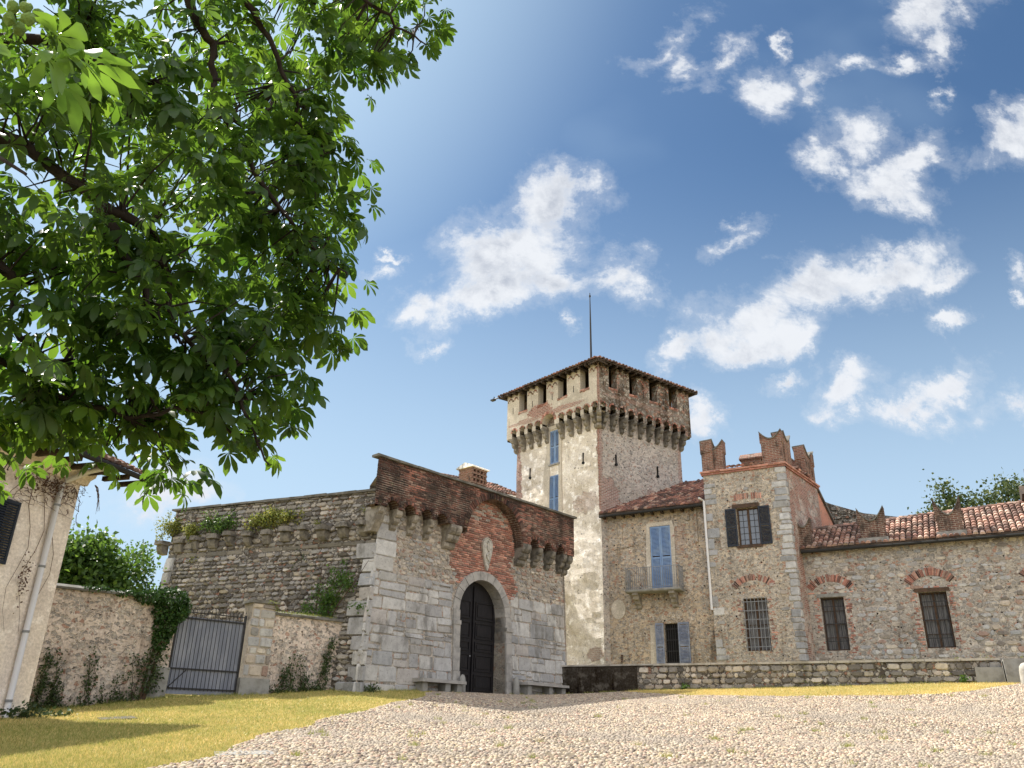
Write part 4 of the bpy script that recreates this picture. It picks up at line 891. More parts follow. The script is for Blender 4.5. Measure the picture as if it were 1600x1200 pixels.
# ================================================================ BALCONY HOUSE
mid = thing('balcony_house', 'narrow ochre rendered house with a tiled lean to roof and blue shutters between the towers', 'house', (6.3, 35.5, 1.6))
bd = (1.99, 2.92, 5.72, 8.47); lw = (2.42, 3.0, 2.6, 4.35)
mb = MB(); wall(mb, Mf, -.3, 4.75, 1.2, 9.25, [bd, lw], depth=.3, step=.3, amp=.025)
mb.add([Mf(-.3, 0, 9.25), Mf(4.75, 0, 9.25), Mf(4.75, -4.9, 11.6), Mf(-.3, -4.9, 11.6)], [(0, 1, 2, 3)]); mb.add([Mf(4.75, 0, 1.2), Mf(4.75, -4.9, 1.2), Mf(4.75, -4.9, 11.6), Mf(4.75, 0, 9.25)], [(0, 1, 2, 3)])
mb.build('wall', 'mid', mid)
sl0 = (Vector((0, 0, 2.4))-Mf.n*4.9).normalized(); nr = Mf.d.cross(sl0); nr = nr if nr.z > 0 else -nr
mb = MB(); e0, e1 = Mf(-.25, .38, 9.10), Mf(4.6, .38, 9.10); f0, f1 = e0+sl0*5.9, e1+sl0*5.9; h_ = Vector((0, 0, .09))
mb.add([e0, e1, f1, f0, e0+h_, e1+h_, f1+h_, f0+h_], [(0, 1, 2, 3), (4, 5, 6, 7), (0, 1, 5, 4), (1, 2, 6, 5), (2, 3, 7, 6), (3, 0, 4, 7)])
rf = mb.build('roof', 'soffit', mid)
mb = MB(); tiles(mb, e0+h_, Mf.d, sl0, nr, 4.85, 5.8, [lin(c) for c in ((138, 92, 76), (118, 82, 70), (156, 108, 88), (100, 74, 66), (170, 138, 118))]); mb.build('roof_tiles', 'tile', rf)
mb = MB()
for i in range(11): mb.box(Mf, -.1+i*.45, -.02+i*.45, 0, .34, 8.98, 9.08)
mb.build('rafter', 'soffit', mid)
mb = MB(); mb.tube([Mf(-.2, .45, 9.04), Mf(4.5, .45, 9.08)], .055, 8); mb.build('gutter', 'gutter', mid)
mb = MB(); mb.box(Mf, bd[0], bd[1], -.29, -.25, bd[2], bd[3]); o = mb.build('balcony_door', 'wood', mid)
c = (bd[0]+bd[1])/2
for a, b in ((bd[0]+.01, c-.006), (c+.006, bd[1]-.01)): shutter(Mf, a, b, bd[2]+.01, bd[3]-.01, -.03, 'blue', o)
mb = MB(); mb.prism(Mf, [(1.82, 5.7), (1.99, 5.7), (1.99, 8.47), (2.92, 8.47), (2.92, 5.7), (3.06, 5.7), (3.1, 8.3), (3.02, 8.66), (1.86, 8.62), (1.78, 7.2)], 0, .035); mb.build('window_surround', 'tow_pl', mid)
# balcony
BW = .62
mb = MB(); mb.side(Mf, [(0, 5.6), (BW-.03, 5.6), (BW+.02, 5.64), (BW+.02, 5.72), (0, 5.72)], .98, 3.4); bal = mb.build('balcony', 'concrete', mid)
for u in (1.38, 2.98):
    mb = MB(); mb.side(Mf, [(0, 4.98), (.1, 5.0), (.13, 5.12), (.24, 5.17), (.28, 5.3), (.42, 5.34), (.46, 5.46), (.56, 5.5), (.56, 5.6), (0, 5.6)], u-.12, u+.12); mb.build('bracket', 'corbel', bal)
mb = MB(); zr = 6.62
def railing(a, b):
    n = max(2, int((b-a).length/.095)); mb.tube([a+Vector((0, 0, zr)), b+Vector((0, 0, zr))], .014, 5); mb.tube([a+Vector((0, 0, 5.8)), b+Vector((0, 0, 5.8))], .011, 5)
    for i in range(n+1):
        p = a+(b-a)*i/n; mb.tube([p+Vector((0, 0, 5.72)), p+Vector((0, 0, 5.95)), p+Mf.n*.035+Vector((0, 0, 6.1)), p+Vector((0, 0, 6.3)), p+Vector((0, 0, zr+(.05 if i % 4 == 0 else 0)))], .011, 4, caps=False)
railing(Mf(1.02, BW-.04, 0), Mf(3.36, BW-.04, 0)); railing(Mf(1.02, .02, 0), Mf(1.02, BW-.04, 0)); railing(Mf(3.36, .02, 0), Mf(3.36, BW-.04, 0)); mb.build('railing', 'giron', bal)
# lower window with open grey blue shutters
o = MB().box(Mf, lw[0], lw[1], -.28, -.25, lw[2], lw[3]).build('window', 'black', mid)
grille(Mf, lw[0], lw[1], lw[2], lw[3], -.06, 6, 4, o)
shutter(Mf, lw[0]-.36, lw[0]-.02, lw[2]-.05, lw[3]+.02, .02, 'gblue', o, ang=14, hinge=lw[0]); shutter(Mf, lw[1]+.02, lw[1]+.5, lw[2]-.05, lw[3]+.02, .02, 'gblue', o, ang=4, hinge=lw[1])
mb = MB(); mb.prism(Mf, [(1.76, 2.0), (2.1, 2.0), (2.1, 4.3), (1.82, 4.3)], 0, .028); mb.build('pale_plaster_patch', 'tow_pl', mid)
mb = MB(); mb.prism(Mf, arc(.42, 5.02, .33, 0, 345, 15, ry=.42), 0, .03); mb.build('plaster_disc', 'tow_pl', mid)
mb = MB(); mb.box(Mf, .48, .56, .0, .045, 2.86, 3.16); mb.build('brick_slot', 'brickd', mid)
mb = MB(); mb.prism(Mf, [(.62, 7.65), (1.5, 7.72), (1.5, 7.82), (.72, 7.78), (.72, 8.75), (.62, 8.75)], 0, .04); mb.build('ledge', 'mid', mid)
mb = MB(); mb.prism(Mf, [(3.62, 8.6), (3.82, 8.6), (3.82, 9.1), (3.62, 9.1)], 0, .05); mb.prism(Mf, [(4.0, 7.6), (4.12, 7.6), (4.12, 9.1), (4.0, 9.1)], 0, .06); mb.build('pilaster_strip', 'mid', mid)

# ================================================================ SMALL BATTLEMENTED TOWER
small = thing('small_tower', 'lower square rubble tower with swallow tailed brick battlements and open dark shutters', 'tower', (11, 33, 1.7))
AU, BV = 3.37, 4.1
s1 = (1.21, 2.1, 7.24, 8.79); s2 = (1.22, 2.15, 3.14, 5.13)
mb = MB(); wall(mb, A, 0, AU, 1.2, 10.4, [s1, s2], depth=.32, step=.3, amp=.02); wall(mb, B, 0, BV, 1.2, 10.4, [], mi=1, step=.3, amp=.02)
q0 = A(AU, 0, 0); q1 = q0+B.d*BV; q2 = B(BV, 0, 0)
for a, b in ((q0, q1), (q1, q2)): mb.add([a+Vector((0, 0, 1.2)), b+Vector((0, 0, 1.2)), b+Vector((0, 0, 10.4)), a+Vector((0, 0, 10.4))], [(0, 1, 2, 3)], 1)
mb.add([Vector((p.x, p.y, 10.4)) for p in (A(0, 0, 0), q0, q1, q2)], [(0, 1, 2, 3)], 1); mb.build('wall', ['small_a', 'small_b'], small)
mb = MB(); z = 2
while z < 10.3:
    h = random.uniform(.16, .34); k = random.uniform(.25, .6) if z > 6 else random.uniform(.2, .4)
    mb.block(A, -.02, k, z, min(z+h, 10.38)-.012, .03, .02, 0, pal(GREY[:6]), .008); k = random.uniform(.15, .35)
    mb.block(B, -.02, k, z, min(z+h, 10.38)-.012, .03, .02, 0, pal(GREY[:6]), .008); z += h
mb.build('quoin', 'ashlar', small); mb = MB()
z = 2.3
while z < 10.2:
    h = random.uniform(.18, .5)
    if random.random() < .6: mb.block(A, AU-random.uniform(.25, .55), AU+.01, z, min(z+h, 10.3)-.012, .03, .02, 0, pal(GREY[:6]), .008)
    z += h
mb.build('quoin', 'ashlar', small); mb = MB()
for i in range(26):
    u, z = random.uniform(.3, 3.0), random.uniform(2.8, 9.8)
    if not (s1[0]-.8 < u < s1[1]+.8 and s1[2]-.2 < z < s1[3]+.3) and not (s2[0]-.4 < u < s2[1]+.4 and s2[2]-.3 < z < s2[3]+1.1): mb.block(A, u, u+random.uniform(.15, .4), z, z+random.uniform(.1, .2), .02, .04, 0, pal(WARM), .01)
mb.build('rubble', 'ashlar', small)
# brick cornice
mb = MB()
for fr_, a, b in ((A, -.08, AU+.08), (B, -.0, BV+.08)):
    bricks(mb, lambda u, w_, z, fr_=fr_: fr_(u, w_+.05, z), a, b, 10.36, 10.45, BRK, p=.015); mb.box(fr_, a, b, -.3, .06, 10.36, 10.44, 0, BRK[1])
    bricks(mb, lambda u, w_, z, fr_=fr_: fr_(u, w_+.10, z), a-.03, b+.03, 10.45, 10.54, BRK, p=.015); mb.box(fr_, a-.03, b+.03, -.3, .11, 10.45, 10.53, 0, BRK[2])
mb.build('cornice', 'brickc', small)
mb = MB()
sb = B.d; 
for fr_, a, b in ((A, .75, 2.45), (B, 1.15, 3.0)):
    nn_ = (fr_.n*.5+Vector((0, 0, 1))).normalized(); tiles(mb, fr_(a, .14, 10.53), fr_.d, (-fr_.n*1+Vector((0, 0, .35))).normalized(), nn_, b-a, .45, DTIL+BRK, sp=.2, tl=.3)
mb.build('cornice_tiles', 'tile', small)
def merlon(fr, u0, u1, w0, w1, z0, z1, zn, mat='brick', parent=None, name='merlon', lean=0):
    "swallow-tailed brick merlon with a capped V notch"
    c = (u0+u1)/2; mb = MB(); k = 6
    left = [(u0-.04+(c-u0+.04)*i/k, z1-(z1-zn)*math.sin(i/k*math.pi/2)) for i in range(k+1)]; right = [(u1+.04-(u1+.04-c)*i/k, z1-(z1-zn)*math.sin(i/k*math.pi/2)) for i in range(k)][::-1]
    top = left+right; zs = z0+(zn-z0)*.85
    poly = [(u0, z0), (u1, z0), (u1, zs), (u1+.04, zs+.04)]+top[::-1]+[(u0-.04, zs+.04), (u0, zs)]
    n = len(poly); mb.prism(fr, poly, w0, w1); o = mb.build(name, mat, parent)
    mc = MB()
    for (a, za), (b, zb) in zip(top, top[1:]):
        mc.add([fr(a, w0-.05, za), fr(b, w0-.05, zb), fr(b, w1+.05, zb), fr(a, w1+.05, za), fr(a, w0-.05, za+.055), fr(b, w0-.05, zb+.055), fr(b, w1+.05, zb+.055), fr(a, w1+.05, za+.055)], [(0, 1, 2, 3), (4, 5, 6, 7), (0, 1, 5, 4), (1, 2, 6, 5), (2, 3, 7, 6), (3, 0, 4, 7)])
    mc.build('merlon_cap', 'coping', o); return o
merlon(A, 2.47, AU+.02, -.5, -.02, 10.53, 11.85, 11.45, parent=small)
ml = Fr((q0.x, q0.y), 38); ml.n = -B.n; merlon(ml, .02, .95, -.48, -.0, 10.5, 11.9, 11.5, parent=small)
merlon(A, .0, .82, -.48, -.0, 10.53, 11.95, 11.6, parent=small); merlon(B, .45, 1.15, -.48, -.02, 10.53, 12.0, 11.65, parent=small)
merlon(B, 3.0, 4.1, -.48, -.02, 10.53, 12.1, 11.65, parent=small)
bkf = Fr((q2.x, q2.y), -61); merlon(bkf, .02, .95, .0, .45, 10.5, 11.9, 11.5, parent=small)
mb = MB(); f5 = Fr((A(1.2, -1.6, 0).x, A(1.2, -1.6, 0).y), -61); mb.box(f5, 0, .85, -.5, 0, 10.4, 11.35)
mb.prism(f5, [(-.08, 11.35), (.93, 11.35), (.93, 11.42), (-.08, 11.42)], -.58, .08); mb.side(f5, [(-.58, 11.42), (.08, 11.42), (-.25, 11.68)], -.08, .93)
mb.build('chimney', 'brick', small)
# windows
o = MB()
for a, b, c, d in ((s1[0], s1[0]+.06, s1[2], s1[3]), (s1[1]-.06, s1[1], s1[2], s1[3]), (s1[0], s1[1], s1[3]-.06, s1[3]-.001), (s1[0], s1[1], s1[2]+.001, s1[2]+.06), (1.61, 1.70, s1[2]+.06, s1[3]-.06)): o.box(A, a, b, -.2, -.14, c, d)
o = o.build('window', 'wood', small)
MB().box(A, s1[0]+.05, s1[1]-.05, -.19, -.18, s1[2]+.05, s1[3]-.05).build('pane', 'glass', o)
mb = MB()
for k in range(1, 6): z = s1[2]+(s1[3]-s1[2])*k/6; mb.box(A, s1[0]+.06, s1[1]-.06, -.178, -.165, z-.008, z+.008)
for u in (1.43, 1.88): mb.box(A, u-.008, u+.008, -.164, -.155, s1[2]+.06, s1[3]-.06)
mb.build('glazing_bars', 'iron', o)
shutter(A, s1[1]+.01, s1[1]+.46, s1[2]-.02, s1[3], .03, 'navy', o); shutter(A, s1[0]-.46, s1[0]-.01, s1[2]-.02, s1[3], .03, 'navy', o)
MB().box(A, s1[0]-.05, s1[1]+.08, -.1, .06, s1[2]-.1, s1[2]-.0).build('sill', 'wood', o); MB().box(A, 1.15, 2.25, -.1, .045, s1[3]+.003, s1[3]+.17).build('lintel', 'wood', o)
barred_window(small, A, *s2, 7, 6, gw=.08, gmat='giron', gr=.013, ext=.04)
mb = MB(); arch_bricks(mb, A, 1.68, 4.95, .88, 1.13, 40, 142, 26, BRK+DBRK); mb.build('brick_arch', 'brickc', small); mb = MB(); z = 9.12
for i in range(13):
    if i not in (5,): mb.box(A, 1.02+i*.088, 1.02+i*.088+.06, -.02, .02, z+.05*math.sin(i/12*math.pi), z+.24+.05*math.sin(i/12*math.pi), 0, pal(BRK, .2))
mb.build('brick_lintel', 'brickc', small)
for a, b in ((s2[0]-.3, s2[0]), (s2[1], s2[1]+.26)):
    mb = MB(); bricks(mb, A, a, b, s2[2]+.0, s2[3], BRK, p=.012, rag=.16 if True else 0, prob=.85); mb.build('brick_jamb', 'brickc', small)
mb = MB(); mb.tube([A(AU+.04, .05, 4.75), A(AU+.04, .05, 9.25), A(AU+.2, .25, 9.35)], .05, 8); mb.build('downpipe', 'white', small)
mb = MB(); mb.prism(A, [(AU, 1.3), (AU+.02, 1.3), (AU+.12, 5.0), (AU, 5.0)], -.3, .0) if False else None

# ================================================================ RIGHT RANGE
rg = thing('castle_range', 'long low rubble stone building with barred windows and a red tiled roof', 'building', (16, 30.5, 1.8))
UE = 14.0; rw = [(.46, 1.32), (3.96, 4.9), (7.75, 8.65), (11.2, 12.1)]
mb = MB(); wall(mb, Q, -.02, UE, 1.4, 6.98, [(a, b, 3.17, 5.16) for a, b in rw], depth=.34, step=.35, amp=.03)
mb.add([Q(UE, 0, 1.4), Q(UE, -6, 1.4), Q(UE, -6, 6.98), Q(UE, -2.9, 8.7), Q(UE, 0, 6.98)], [(0, 1, 2, 3, 4)]); mb.add([Q(-.02, -6, 1.4), Q(UE, -6, 1.4), Q(UE, -6, 6.98), Q(-.02, -6, 6.98)], [(0, 1, 2, 3)])
mb.build('wall', 'right', rg)
mb = MB()
def skq(a, b, c, d):
    for x0, x1 in rw:
        if x0-.3 < b and a < x1+.3 and 3.05 < d and c < 5.22: return True
        if abs((a+b)/2-(x0+x1)/2-.02) < 1.0 and 5.2 < c < 6.2 and .78 < math.hypot((a+b)/2-(x0+x1)/2, (c+d)/2-4.95) < 1.3: return True
    return False
stones(mb, lambda u, w_, z: Q(u, w_+.0, z), 0, 12, 2.3, 6.95, .27, .17, WARM+GREY, skip=skq, p=.022, cut=.07, prob=.55, j=.02)
mb.build('rubble', 'rubble', rg)
for i, (a, b) in enumerate(rw[:3]):
    o = barred_window(rg, Q, a, b, 3.17, 5.16, 6, 3, gw=-.06)
    MB().box(Q, a-.12, b+.12, -.2, .03, 5.17, 5.3).build('lintel', 'wood' if i else 'concrete', o)
    mb = MB(); c = (a+b)/2; arch_bricks(mb, Q, c, 4.9, .86, 1.14, 38, 142, 30, BRK+DBRK, .03); mb.build('brick_arch', 'brickc', rg)
    for x0, x1 in ((a-.3, a), (b, b+.3)): mb = MB(); bricks(mb, Q, x0, x1, 3.05, 5.16, BRK, p=.02, rag=.17, prob=.9); mb.build('brick_jamb', 'brickc', rg)
    mb = MB(); bricks(mb, Q, a-.45, b+.4, 5.3, 5.38, BRK, prob=.8)
    mb.build('brick_course', 'brickc', rg)
sl0 = (-Q.n*3.1+Vector((0, 0, 1.75))).normalized(); nr = Q.d.cross(sl0); nr = nr if nr.z > 0 else -nr
e0, e1 = Q(-.02, .3, 6.98), Q(UE, .3, 6.98); LEN = 2.95; LF = lambda u: 2.9+.13*(u-3)
bk0 = (-Q.n*3.1-Vector((0, 0, 1.75))).normalized(); r0, r1 = e0+sl0*LF(0), e1+sl0*LF(UE); g0, g1 = r0+bk0*3.6, r1+bk0*3.6; h_ = Vector((0, 0, .08))
mb = MB(); mb.add([e0, e1, r1, r0, g1, g0, e0+h_, e1+h_, r1+h_, r0+h_, g1+h_, g0+h_], [(0, 1, 2, 3), (3, 2, 4, 5), (6, 7, 8, 9), (9, 8, 10, 11), (0, 1, 7, 6), (5, 4, 10, 11), (0, 3, 9, 6), (1, 2, 8, 7)])
rf = mb.build('roof', 'soffit', rg)
mb = MB(); tiles(mb, e0+h_, Q.d, sl0, nr, 11.5, lambda t_: (0, LF(t_)), TIL, sp=.205, r=.096, tl=.33)
for i in range(int(11.5/.36)): # ridge tiles
    u = i*.36; p = Q(u, .3, 6.98)+sl0*LF(u)+h_; c = pal(TIL, .15); vs = []
    for uu, r in ((0, .13), (.4, .11)):
        for q in range(7): an = math.pi*q/6; vs.append(p+Q.d*uu+Q.n*math.cos(an)*r+Vector((0, 0, math.sin(an)*r-.02)))
    mb.add(vs, [(q, q+1, 8+q, 7+q) for q in range(6)], 0, c)
mb.build('roof_tiles', 'tile', rf)
mb = MB(); mb.tube([Q(-.0, .36, 6.93), Q(UE, .36, 6.93)], .06, 8); mb.build('gutter', 'gutter', rg)
merlon(Q, 2.3, 3.2, -.3, .18, 7.0, 8.48, 7.95, 'brickd', rg); merlon(Q, 5.03, 5.88, -.3, .18, 7.0, 8.58, 7.9, 'brickd', rg); merlon(Q, -.1, .42, -.35, .15, 7.0, 8.3, 7.95, 'brickd', rg)
merlon(Q, 9.3, 10.2, -.3, .18, 7.0, 8.5, 7.9, 'brick', rg)
mb = MB()
for a, b in ((2.2, 3.28), (4.95, 5.96), (9.2, 10.3)): mb.box(Q, a, b, -.3, .24, 6.96, 7.3)
mb.build('merlon_base', 'concrete', rg)
# gable piece with orange plaster and the rubble wall running behind
gb = thing('gable_wall', 'sloping wall end of orange plaster behind the small tower above the tiled roof', 'wall', (14.0, 35.6, 1.8))
Bg = Fr((B(BV, 0, 0).x, B(BV, 0, 0).y), 38)
mb = MB(); mb.prism(Bg, [(0, 2), (3.2, 2), (3.2, 8.2), (0, 10.35)], -.4, -.03); mb.build('wall', 'orange', gb)
mb = MB(); mb.side(Fr((Bg.P.x, Bg.P.y), 38), [(0, 0)], 0, 0) if False else None
mb.prism(Bg, [(-.02, 10.36), (3.3, 8.15), (3.3, 8.26), (-.02, 10.48)], -.5, .06); mb.build('coping', 'coping', gb)
bw = Fr((17.25, 37.2), -61)
mb = MB(); mb.prism(bw, [(-1.2, 2), (4.6, 2), (4.6, 11.3), (3.0, 11.05), (2.0, 10.5), (.6, 9.9), (-1.2, 9.5)], -.4, 0)
stones(mb, lambda u, w_, z: bw(u, w_, z), -1.2, 4.6, 9.0, 11.3, .3, .2, DARKS, skip=lambda a, b, c, d: d > np.interp((a+b)/2, [-1.2, .6, 2, 3, 4.6], [9.5, 9.9, 10.5, 11.05, 11.3]), p=.05, cut=.07)
o = mb.build('rear_wall', 'dmortar'); tag(o, 'ruined stone wall sloping down behind the swallow tailed merlon', 'wall', loc=(16, 38, 1.8))
# far right brick chimney turret with its own small roof
ct = thing('chimney_stack', 'brick chimney stack rising from a dark little roof at the right edge', 'chimney', (20.2, 31.5, 6))
Cf = Fr((20.38, 30.55), 120)
mb = MB(); mb.box(Cf, 0, .8, -.7, 0, 7.5, 9.75); mb.build('shaft', 'brick', ct)
mb = MB(); mb.side(Cf, [(-.85, 9.75), (.15, 9.75), (-.35, 10.1)], -.12, .92); mb.build('cap', 'soffit', ct)
mb = MB(); mb.side(Cf, [(-1.6, 8.85), (.75, 8.85), (-.4, 9.45)], -.42, 3); mb.build('roof', 'soffit', ct)
mb = MB(); mb.box(Cf, -.15, 2.8, -1.3, -.1, 7.4, 8.85); mb.build('wall', 'brickd', ct)

# ================================================================ BEHIND THE GATE
rr = thing('rear_roof', 'dark brown tiled roof showing behind the parapet beside the tall tower', 'roof', (.6, 41, 1.5))
Bf = Fr((-5.42, 34.01), 42)
Bf = Fr((G(6.3, -7, 0).x, G(6.3, -7, 0).y), 42)
mb = MB(); mb.box(Bf, 0, 3.4, -3, 0, 1.5, 11.1); mb.build('wall', 'brickd', rr)
s0_ = (-Bf.n+Vector((0, 0, .5))).normalized(); nr = Bf.d.cross(s0_); nr = nr if nr.z > 0 else -nr
mb = MB(); p = [Bf(-.6, .5, 10.95), Bf(3.6, .5, 11.35), Bf(3.6, -3, 12.6), Bf(-.6, -3, 12.2)]; mb.add(p+[q+Vector((0, 0, .1)) for q in p], [(0, 1, 2, 3), (4, 5, 6, 7), (0, 1, 5, 4), (1, 2, 6, 5), (2, 3, 7, 6), (3, 0, 4, 7)])
tiles(mb, p[0]+Vector((0, 0, .1)), (p[1]-p[0]).normalized(), s0_, nr, 4.2, 2.5, DTIL); mb.build('tiled_slope', 'tile', rr)
chm = thing('brick_chimney', 'red brick chimney with rows of square smoke holes rising behind the gate parapet', 'chimney', (-1.4, 37.6, 8))
Ch = Fr((G(5.35, -6, 0).x, G(5.35, -6, 0).y), 42)
mb = MB(); mb.box(Ch, 0, 1.02, -.9, 0, 8, 11.15); mb.build('shaft', 'brickd', chm)
mb = MB()
for a in (0, .255, .51, .765): mb.box(Ch, a, a+.1, -.9, 0, 11.15, 11.9)
for z in (11.15, 11.38, 11.61, 11.84): mb.box(Ch, -.02, 1.04, -.92, .02, z, z+.09)
mb.box(Ch, .935, 1.02, -.9, 0, 11.2, 11.9); mb.build('lantern', 'brick', chm)
mb = MB(); mb.side(Ch, [(-1.02, 11.93), (.12, 11.93), (.12, 11.99), (-.45, 12.2), (-1.02, 11.99)], -.1, 1.12); mb.build('cap', 'tile', chm)

# ================================================================ RETAINING WALL
rt = thing('retaining_wall', 'long low dark rubble wall with a pale flat coping in front of the castle', 'wall', (9, 30, 1.5))
NU = 15.0
mb = MB(); 
def nb(u): p = N(u, 0, 0); return gz(p.x, p.y)-.25
wall(mb, N, 3.2, NU, 1.0, 2.40, step=.3, amp=.03); mb.add([N(3.2, -.45, 1.0), N(NU, -.45, 1.0), N(NU, -.45, 2.40), N(3.2, -.45, 2.40)], [(0, 1, 2, 3)])
mb.add([N(3.2, 0, 2.4), N(NU, 0, 2.4), N(NU, -.45, 2.4), N(3.2, -.45, 2.4)], [(0, 1, 2, 3)])
mb.build('wall', 'dmortar', rt)
mb = MB(); stones(mb, N, 3.25, NU, 1.25, 2.38, .26, .15, DARKS+WARM[:3], p=.045, cut=.06, prob=.95); mb.build('rubble', 'rubble', rt)
mb = MB(); mb.box(N, -.1, 3.2, -.4, .03, .9, 2.42); mb.build('rendered_end', 'darkr', rt)
mb = MB(); u = -.1
while u < NU:
    b = min(u+random.uniform(.9, 1.6), NU)
    mb.box(N, u, b-.015, -.5, .07, 2.425 if u < 3.2 else 2.41, 2.48, 0, (1, 1, 1), .006); u = b
mb.build('coping', 'lcoping', rt)
mb = MB(); mb.box(Fr((N(14.25, .12, 0).x, N(14.25, .12, 0).y), 117), 0, .75, -.08, .04, 1.6, 2.2, j=.015); tag(mb.build('stone_slab', 'concrete'), 'square grey stone slab leaning on the right end of the low wall', 'stone slab', loc=N(14.6, .1, 1.7))
pp = thing('gate_pier', 'squared pale stone pier ending the low wall at the right edge', 'pier', N(15.6, 0, 1.7))
mb = MB(); mb.box(N, 15.05, 16.4, -.6, .35, 1.2, 2.44, j=.01); mb.build('pier', 'concrete', pp)
p = N(15.55, .72, 1.75); mb = MB(); mb.tube([p+Vector((0, 0, h)) for h in (-.4, 0, .3, .42, .5, .53)], [.19, .18, .165, .14, .08, .01], 12); tag(mb.build('guard_stone', 'lcoping', smooth=True), 'thick rounded guard stone before the pier at the right edge', 'guard stone', loc=p)

# ================================================================ LEFT HOUSE
hs = thing('plastered_house', 'tall peach plastered house corner with a white downpipe at the left edge', 'house', (-11.3, 16.5, 0))
mb = MB(); wall(mb, H, 0, 9, -1.5, 5.7, [(1.62, 2.6, 3.1, 4.45)], depth=.25, step=.4, amp=.01)
He = H(0, 0, 0); Hn = -H.n
mb.add([H(0, 0, -1.5), H(0, -7, -1.5), H(0, -7, 5.7), H(0, -3.5, 7.4), H(0, 0, 5.7)], [(0, 1, 2, 3, 4)]); mb.add([H(9, 0, -1.5), H(9, -7, -1.5), H(9, -7, 5.7), H(9, -3.5, 7.4), H(9, 0, 5.7)], [(0, 1, 2, 3, 4)])
mb.add([H(0, -7, -1.5), H(9, -7, -1.5), H(9, -7, 5.7), H(0, -7, 5.7)], [(0, 1, 2, 3)]); mb.build('wall', 'house', hs)
mb = MB(); prof = [(1.1, 5.55), (-3.5, 7.45), (-7.75, 5.62), (-7.75, 5.72), (-3.5, 7.56), (1.1, 5.65)]; mb.side(H, prof, -1.0, 9.4); rf = mb.build('roof', 'soffit', hs)
mb = MB(); s0_ = (-H.n*4.25+Vector((0, 0, 1.83))).normalized(); nr = H.d.cross(s0_); nr = nr if nr.z > 0 else -nr
tiles(mb, H(-1.0, 1.13, 5.66), H.d, s0_, nr, 9, 4.9, DTIL+[lin((205, 150, 130))]); mb.build('roof_tiles', 'tile', rf)
mb = MB(); mb.side(H, [(-.02, 5.28), (.1, 5.28), (.16, 5.4), (.3, 5.46), (.34, 5.6), (-.02, 5.6)], -.12, 9); mb.build('cornice', 'house', hs)
mb = MB()
for i in range(18): mb.box(H, -.9+i*.5, -.8+i*.5, .3, 1.05, 5.46, 5.57)
mb.build('rafter', 'soffit', hs)
mb = MB(); mb.tube([H(-1.0, 1.17, 5.57), H(9, 1.17, 5.57)], .07, 8); mb.build('gutter', 'gutter', hs)
mb = MB(); mb.tube([H(.6, .1, -.6), H(.62, .1, 5.1), H(.56, .14, 5.22), H(.3, .5, 5.5), H(.22, 1.1, 5.6)], .065, 12)
dp = mb.build('downpipe', 'white', hs, smooth=True)
for z in (.4, 1.8, 3.2, 4.6): mb = MB(); mb.tube([H(.61, .1, z), H(.61, .1, z+.05)], .074, 12); mb.build('clamp', 'giron', dp)
o = MB().box(H, 1.62, 2.6, -.24, -.2, 3.1, 4.45).build('window', 'black', hs); shutter(H, 1.5, 2.05, 3.1, 4.45, .03, 'navy', o, split=False); shutter(H, 2.1, 2.65, 3.1, 4.45, .03, 'navy', o, split=False)

# ================================================================ GARDEN WALLS AND GATE
gw1 = thing('garden_wall', 'flaking plastered garden wall with an ivy covered end left of the metal gate', 'wall', (-10.5, 21.9, .3))
mb = MB(); wall(mb, Wf, 5.42, 9.6, -.2, 3.17, step=.3, amp=.025); mb.add([Wf(5.42, 0, -.2), Wf(5.42, -.4, -.2), Wf(5.42, -.4, 3.17), Wf(5.42, 0, 3.17)], [(0, 1, 2, 3)]); mb.add([Wf(9.6, -.4, -.2), Wf(5.42, -.4, -.2), Wf(5.42, -.4, 3.17), Wf(9.6, -.4, 3.17)], [(0, 1, 2, 3)]); mb.build('wall', 'garden', gw1)
mb = MB(); mb.side(Wf, [(-.5, 3.17), (.1, 3.17), (.1, 3.22), (-.2, 3.32), (-.5, 3.22)], 5.36, 9.6); mb.build('coping', 'coping', gw1)
mb = MB(); mb.box(Wf, 5.40, 5.95, -.42, .06, .4, 1.45, j=.01); mb.build('plinth', 'concrete', gw1)
gw2 = thing('garden_wall', 'flaking plastered garden wall between the metal gate and the castle corner', 'wall', (-5.9, 25.8, 1))
mb = MB(); wall(mb, Wf, -.6, 2.6, .3, 3.1, step=.3, amp=.025); mb.add([Wf(-.6, -.4, .3), Wf(2.6, -.4, .3), Wf(2.6, -.4, 3.1), Wf(-.6, -.4, 3.1)], [(0, 1, 2, 3)]); mb.build('wall', 'garden', gw2)
mb = MB(); mb.side(Wf, [(-.5, 3.1), (.1, 3.1), (.1, 3.16), (-.2, 3.24), (-.5, 3.16)], -.6, 2.6); mb.build('coping', 'coping', gw2)
pl = thing('gate_pillar', 'squared stone pillar holding the right side of the metal gate', 'pillar', Wf(3, 0, .85))
mb = MB(); z = .3
mb.box(Wf, 2.62, 3.34, -.5, .08, .3, 3.38, 0, (.30, .26, .21)); 
F_ = lambda u, w_, z: Wf(u, w_+.08, z); stones(mb, F_, 2.6, 3.36, 1.35, 3.38, .34, .24, GREY+WARM, p=.03, cut=.03); mb.build('shaft', 'ashlar', pl)
mb = MB(); mb.box(Wf, 2.55, 3.42, -.55, .14, .3, 1.3, j=.012); mb.build('plinth', 'concrete', pl); mb = MB(); mb.box(Wf, 2.56, 3.4, -.55, .15, 3.38, 3.46, j=.01); mb.build('coping', 'coping', pl)
gt = thing('metal_gate', 'grey blue sheet metal gate with vertical bars and a spiked top rail', 'gate', Wf(4.4, -.1, .8))
MB().box(Wf, 3.42, 5.36, -.14, -.12, .80, 2.82).build('sheet', 'gate', gt)
mb = MB()
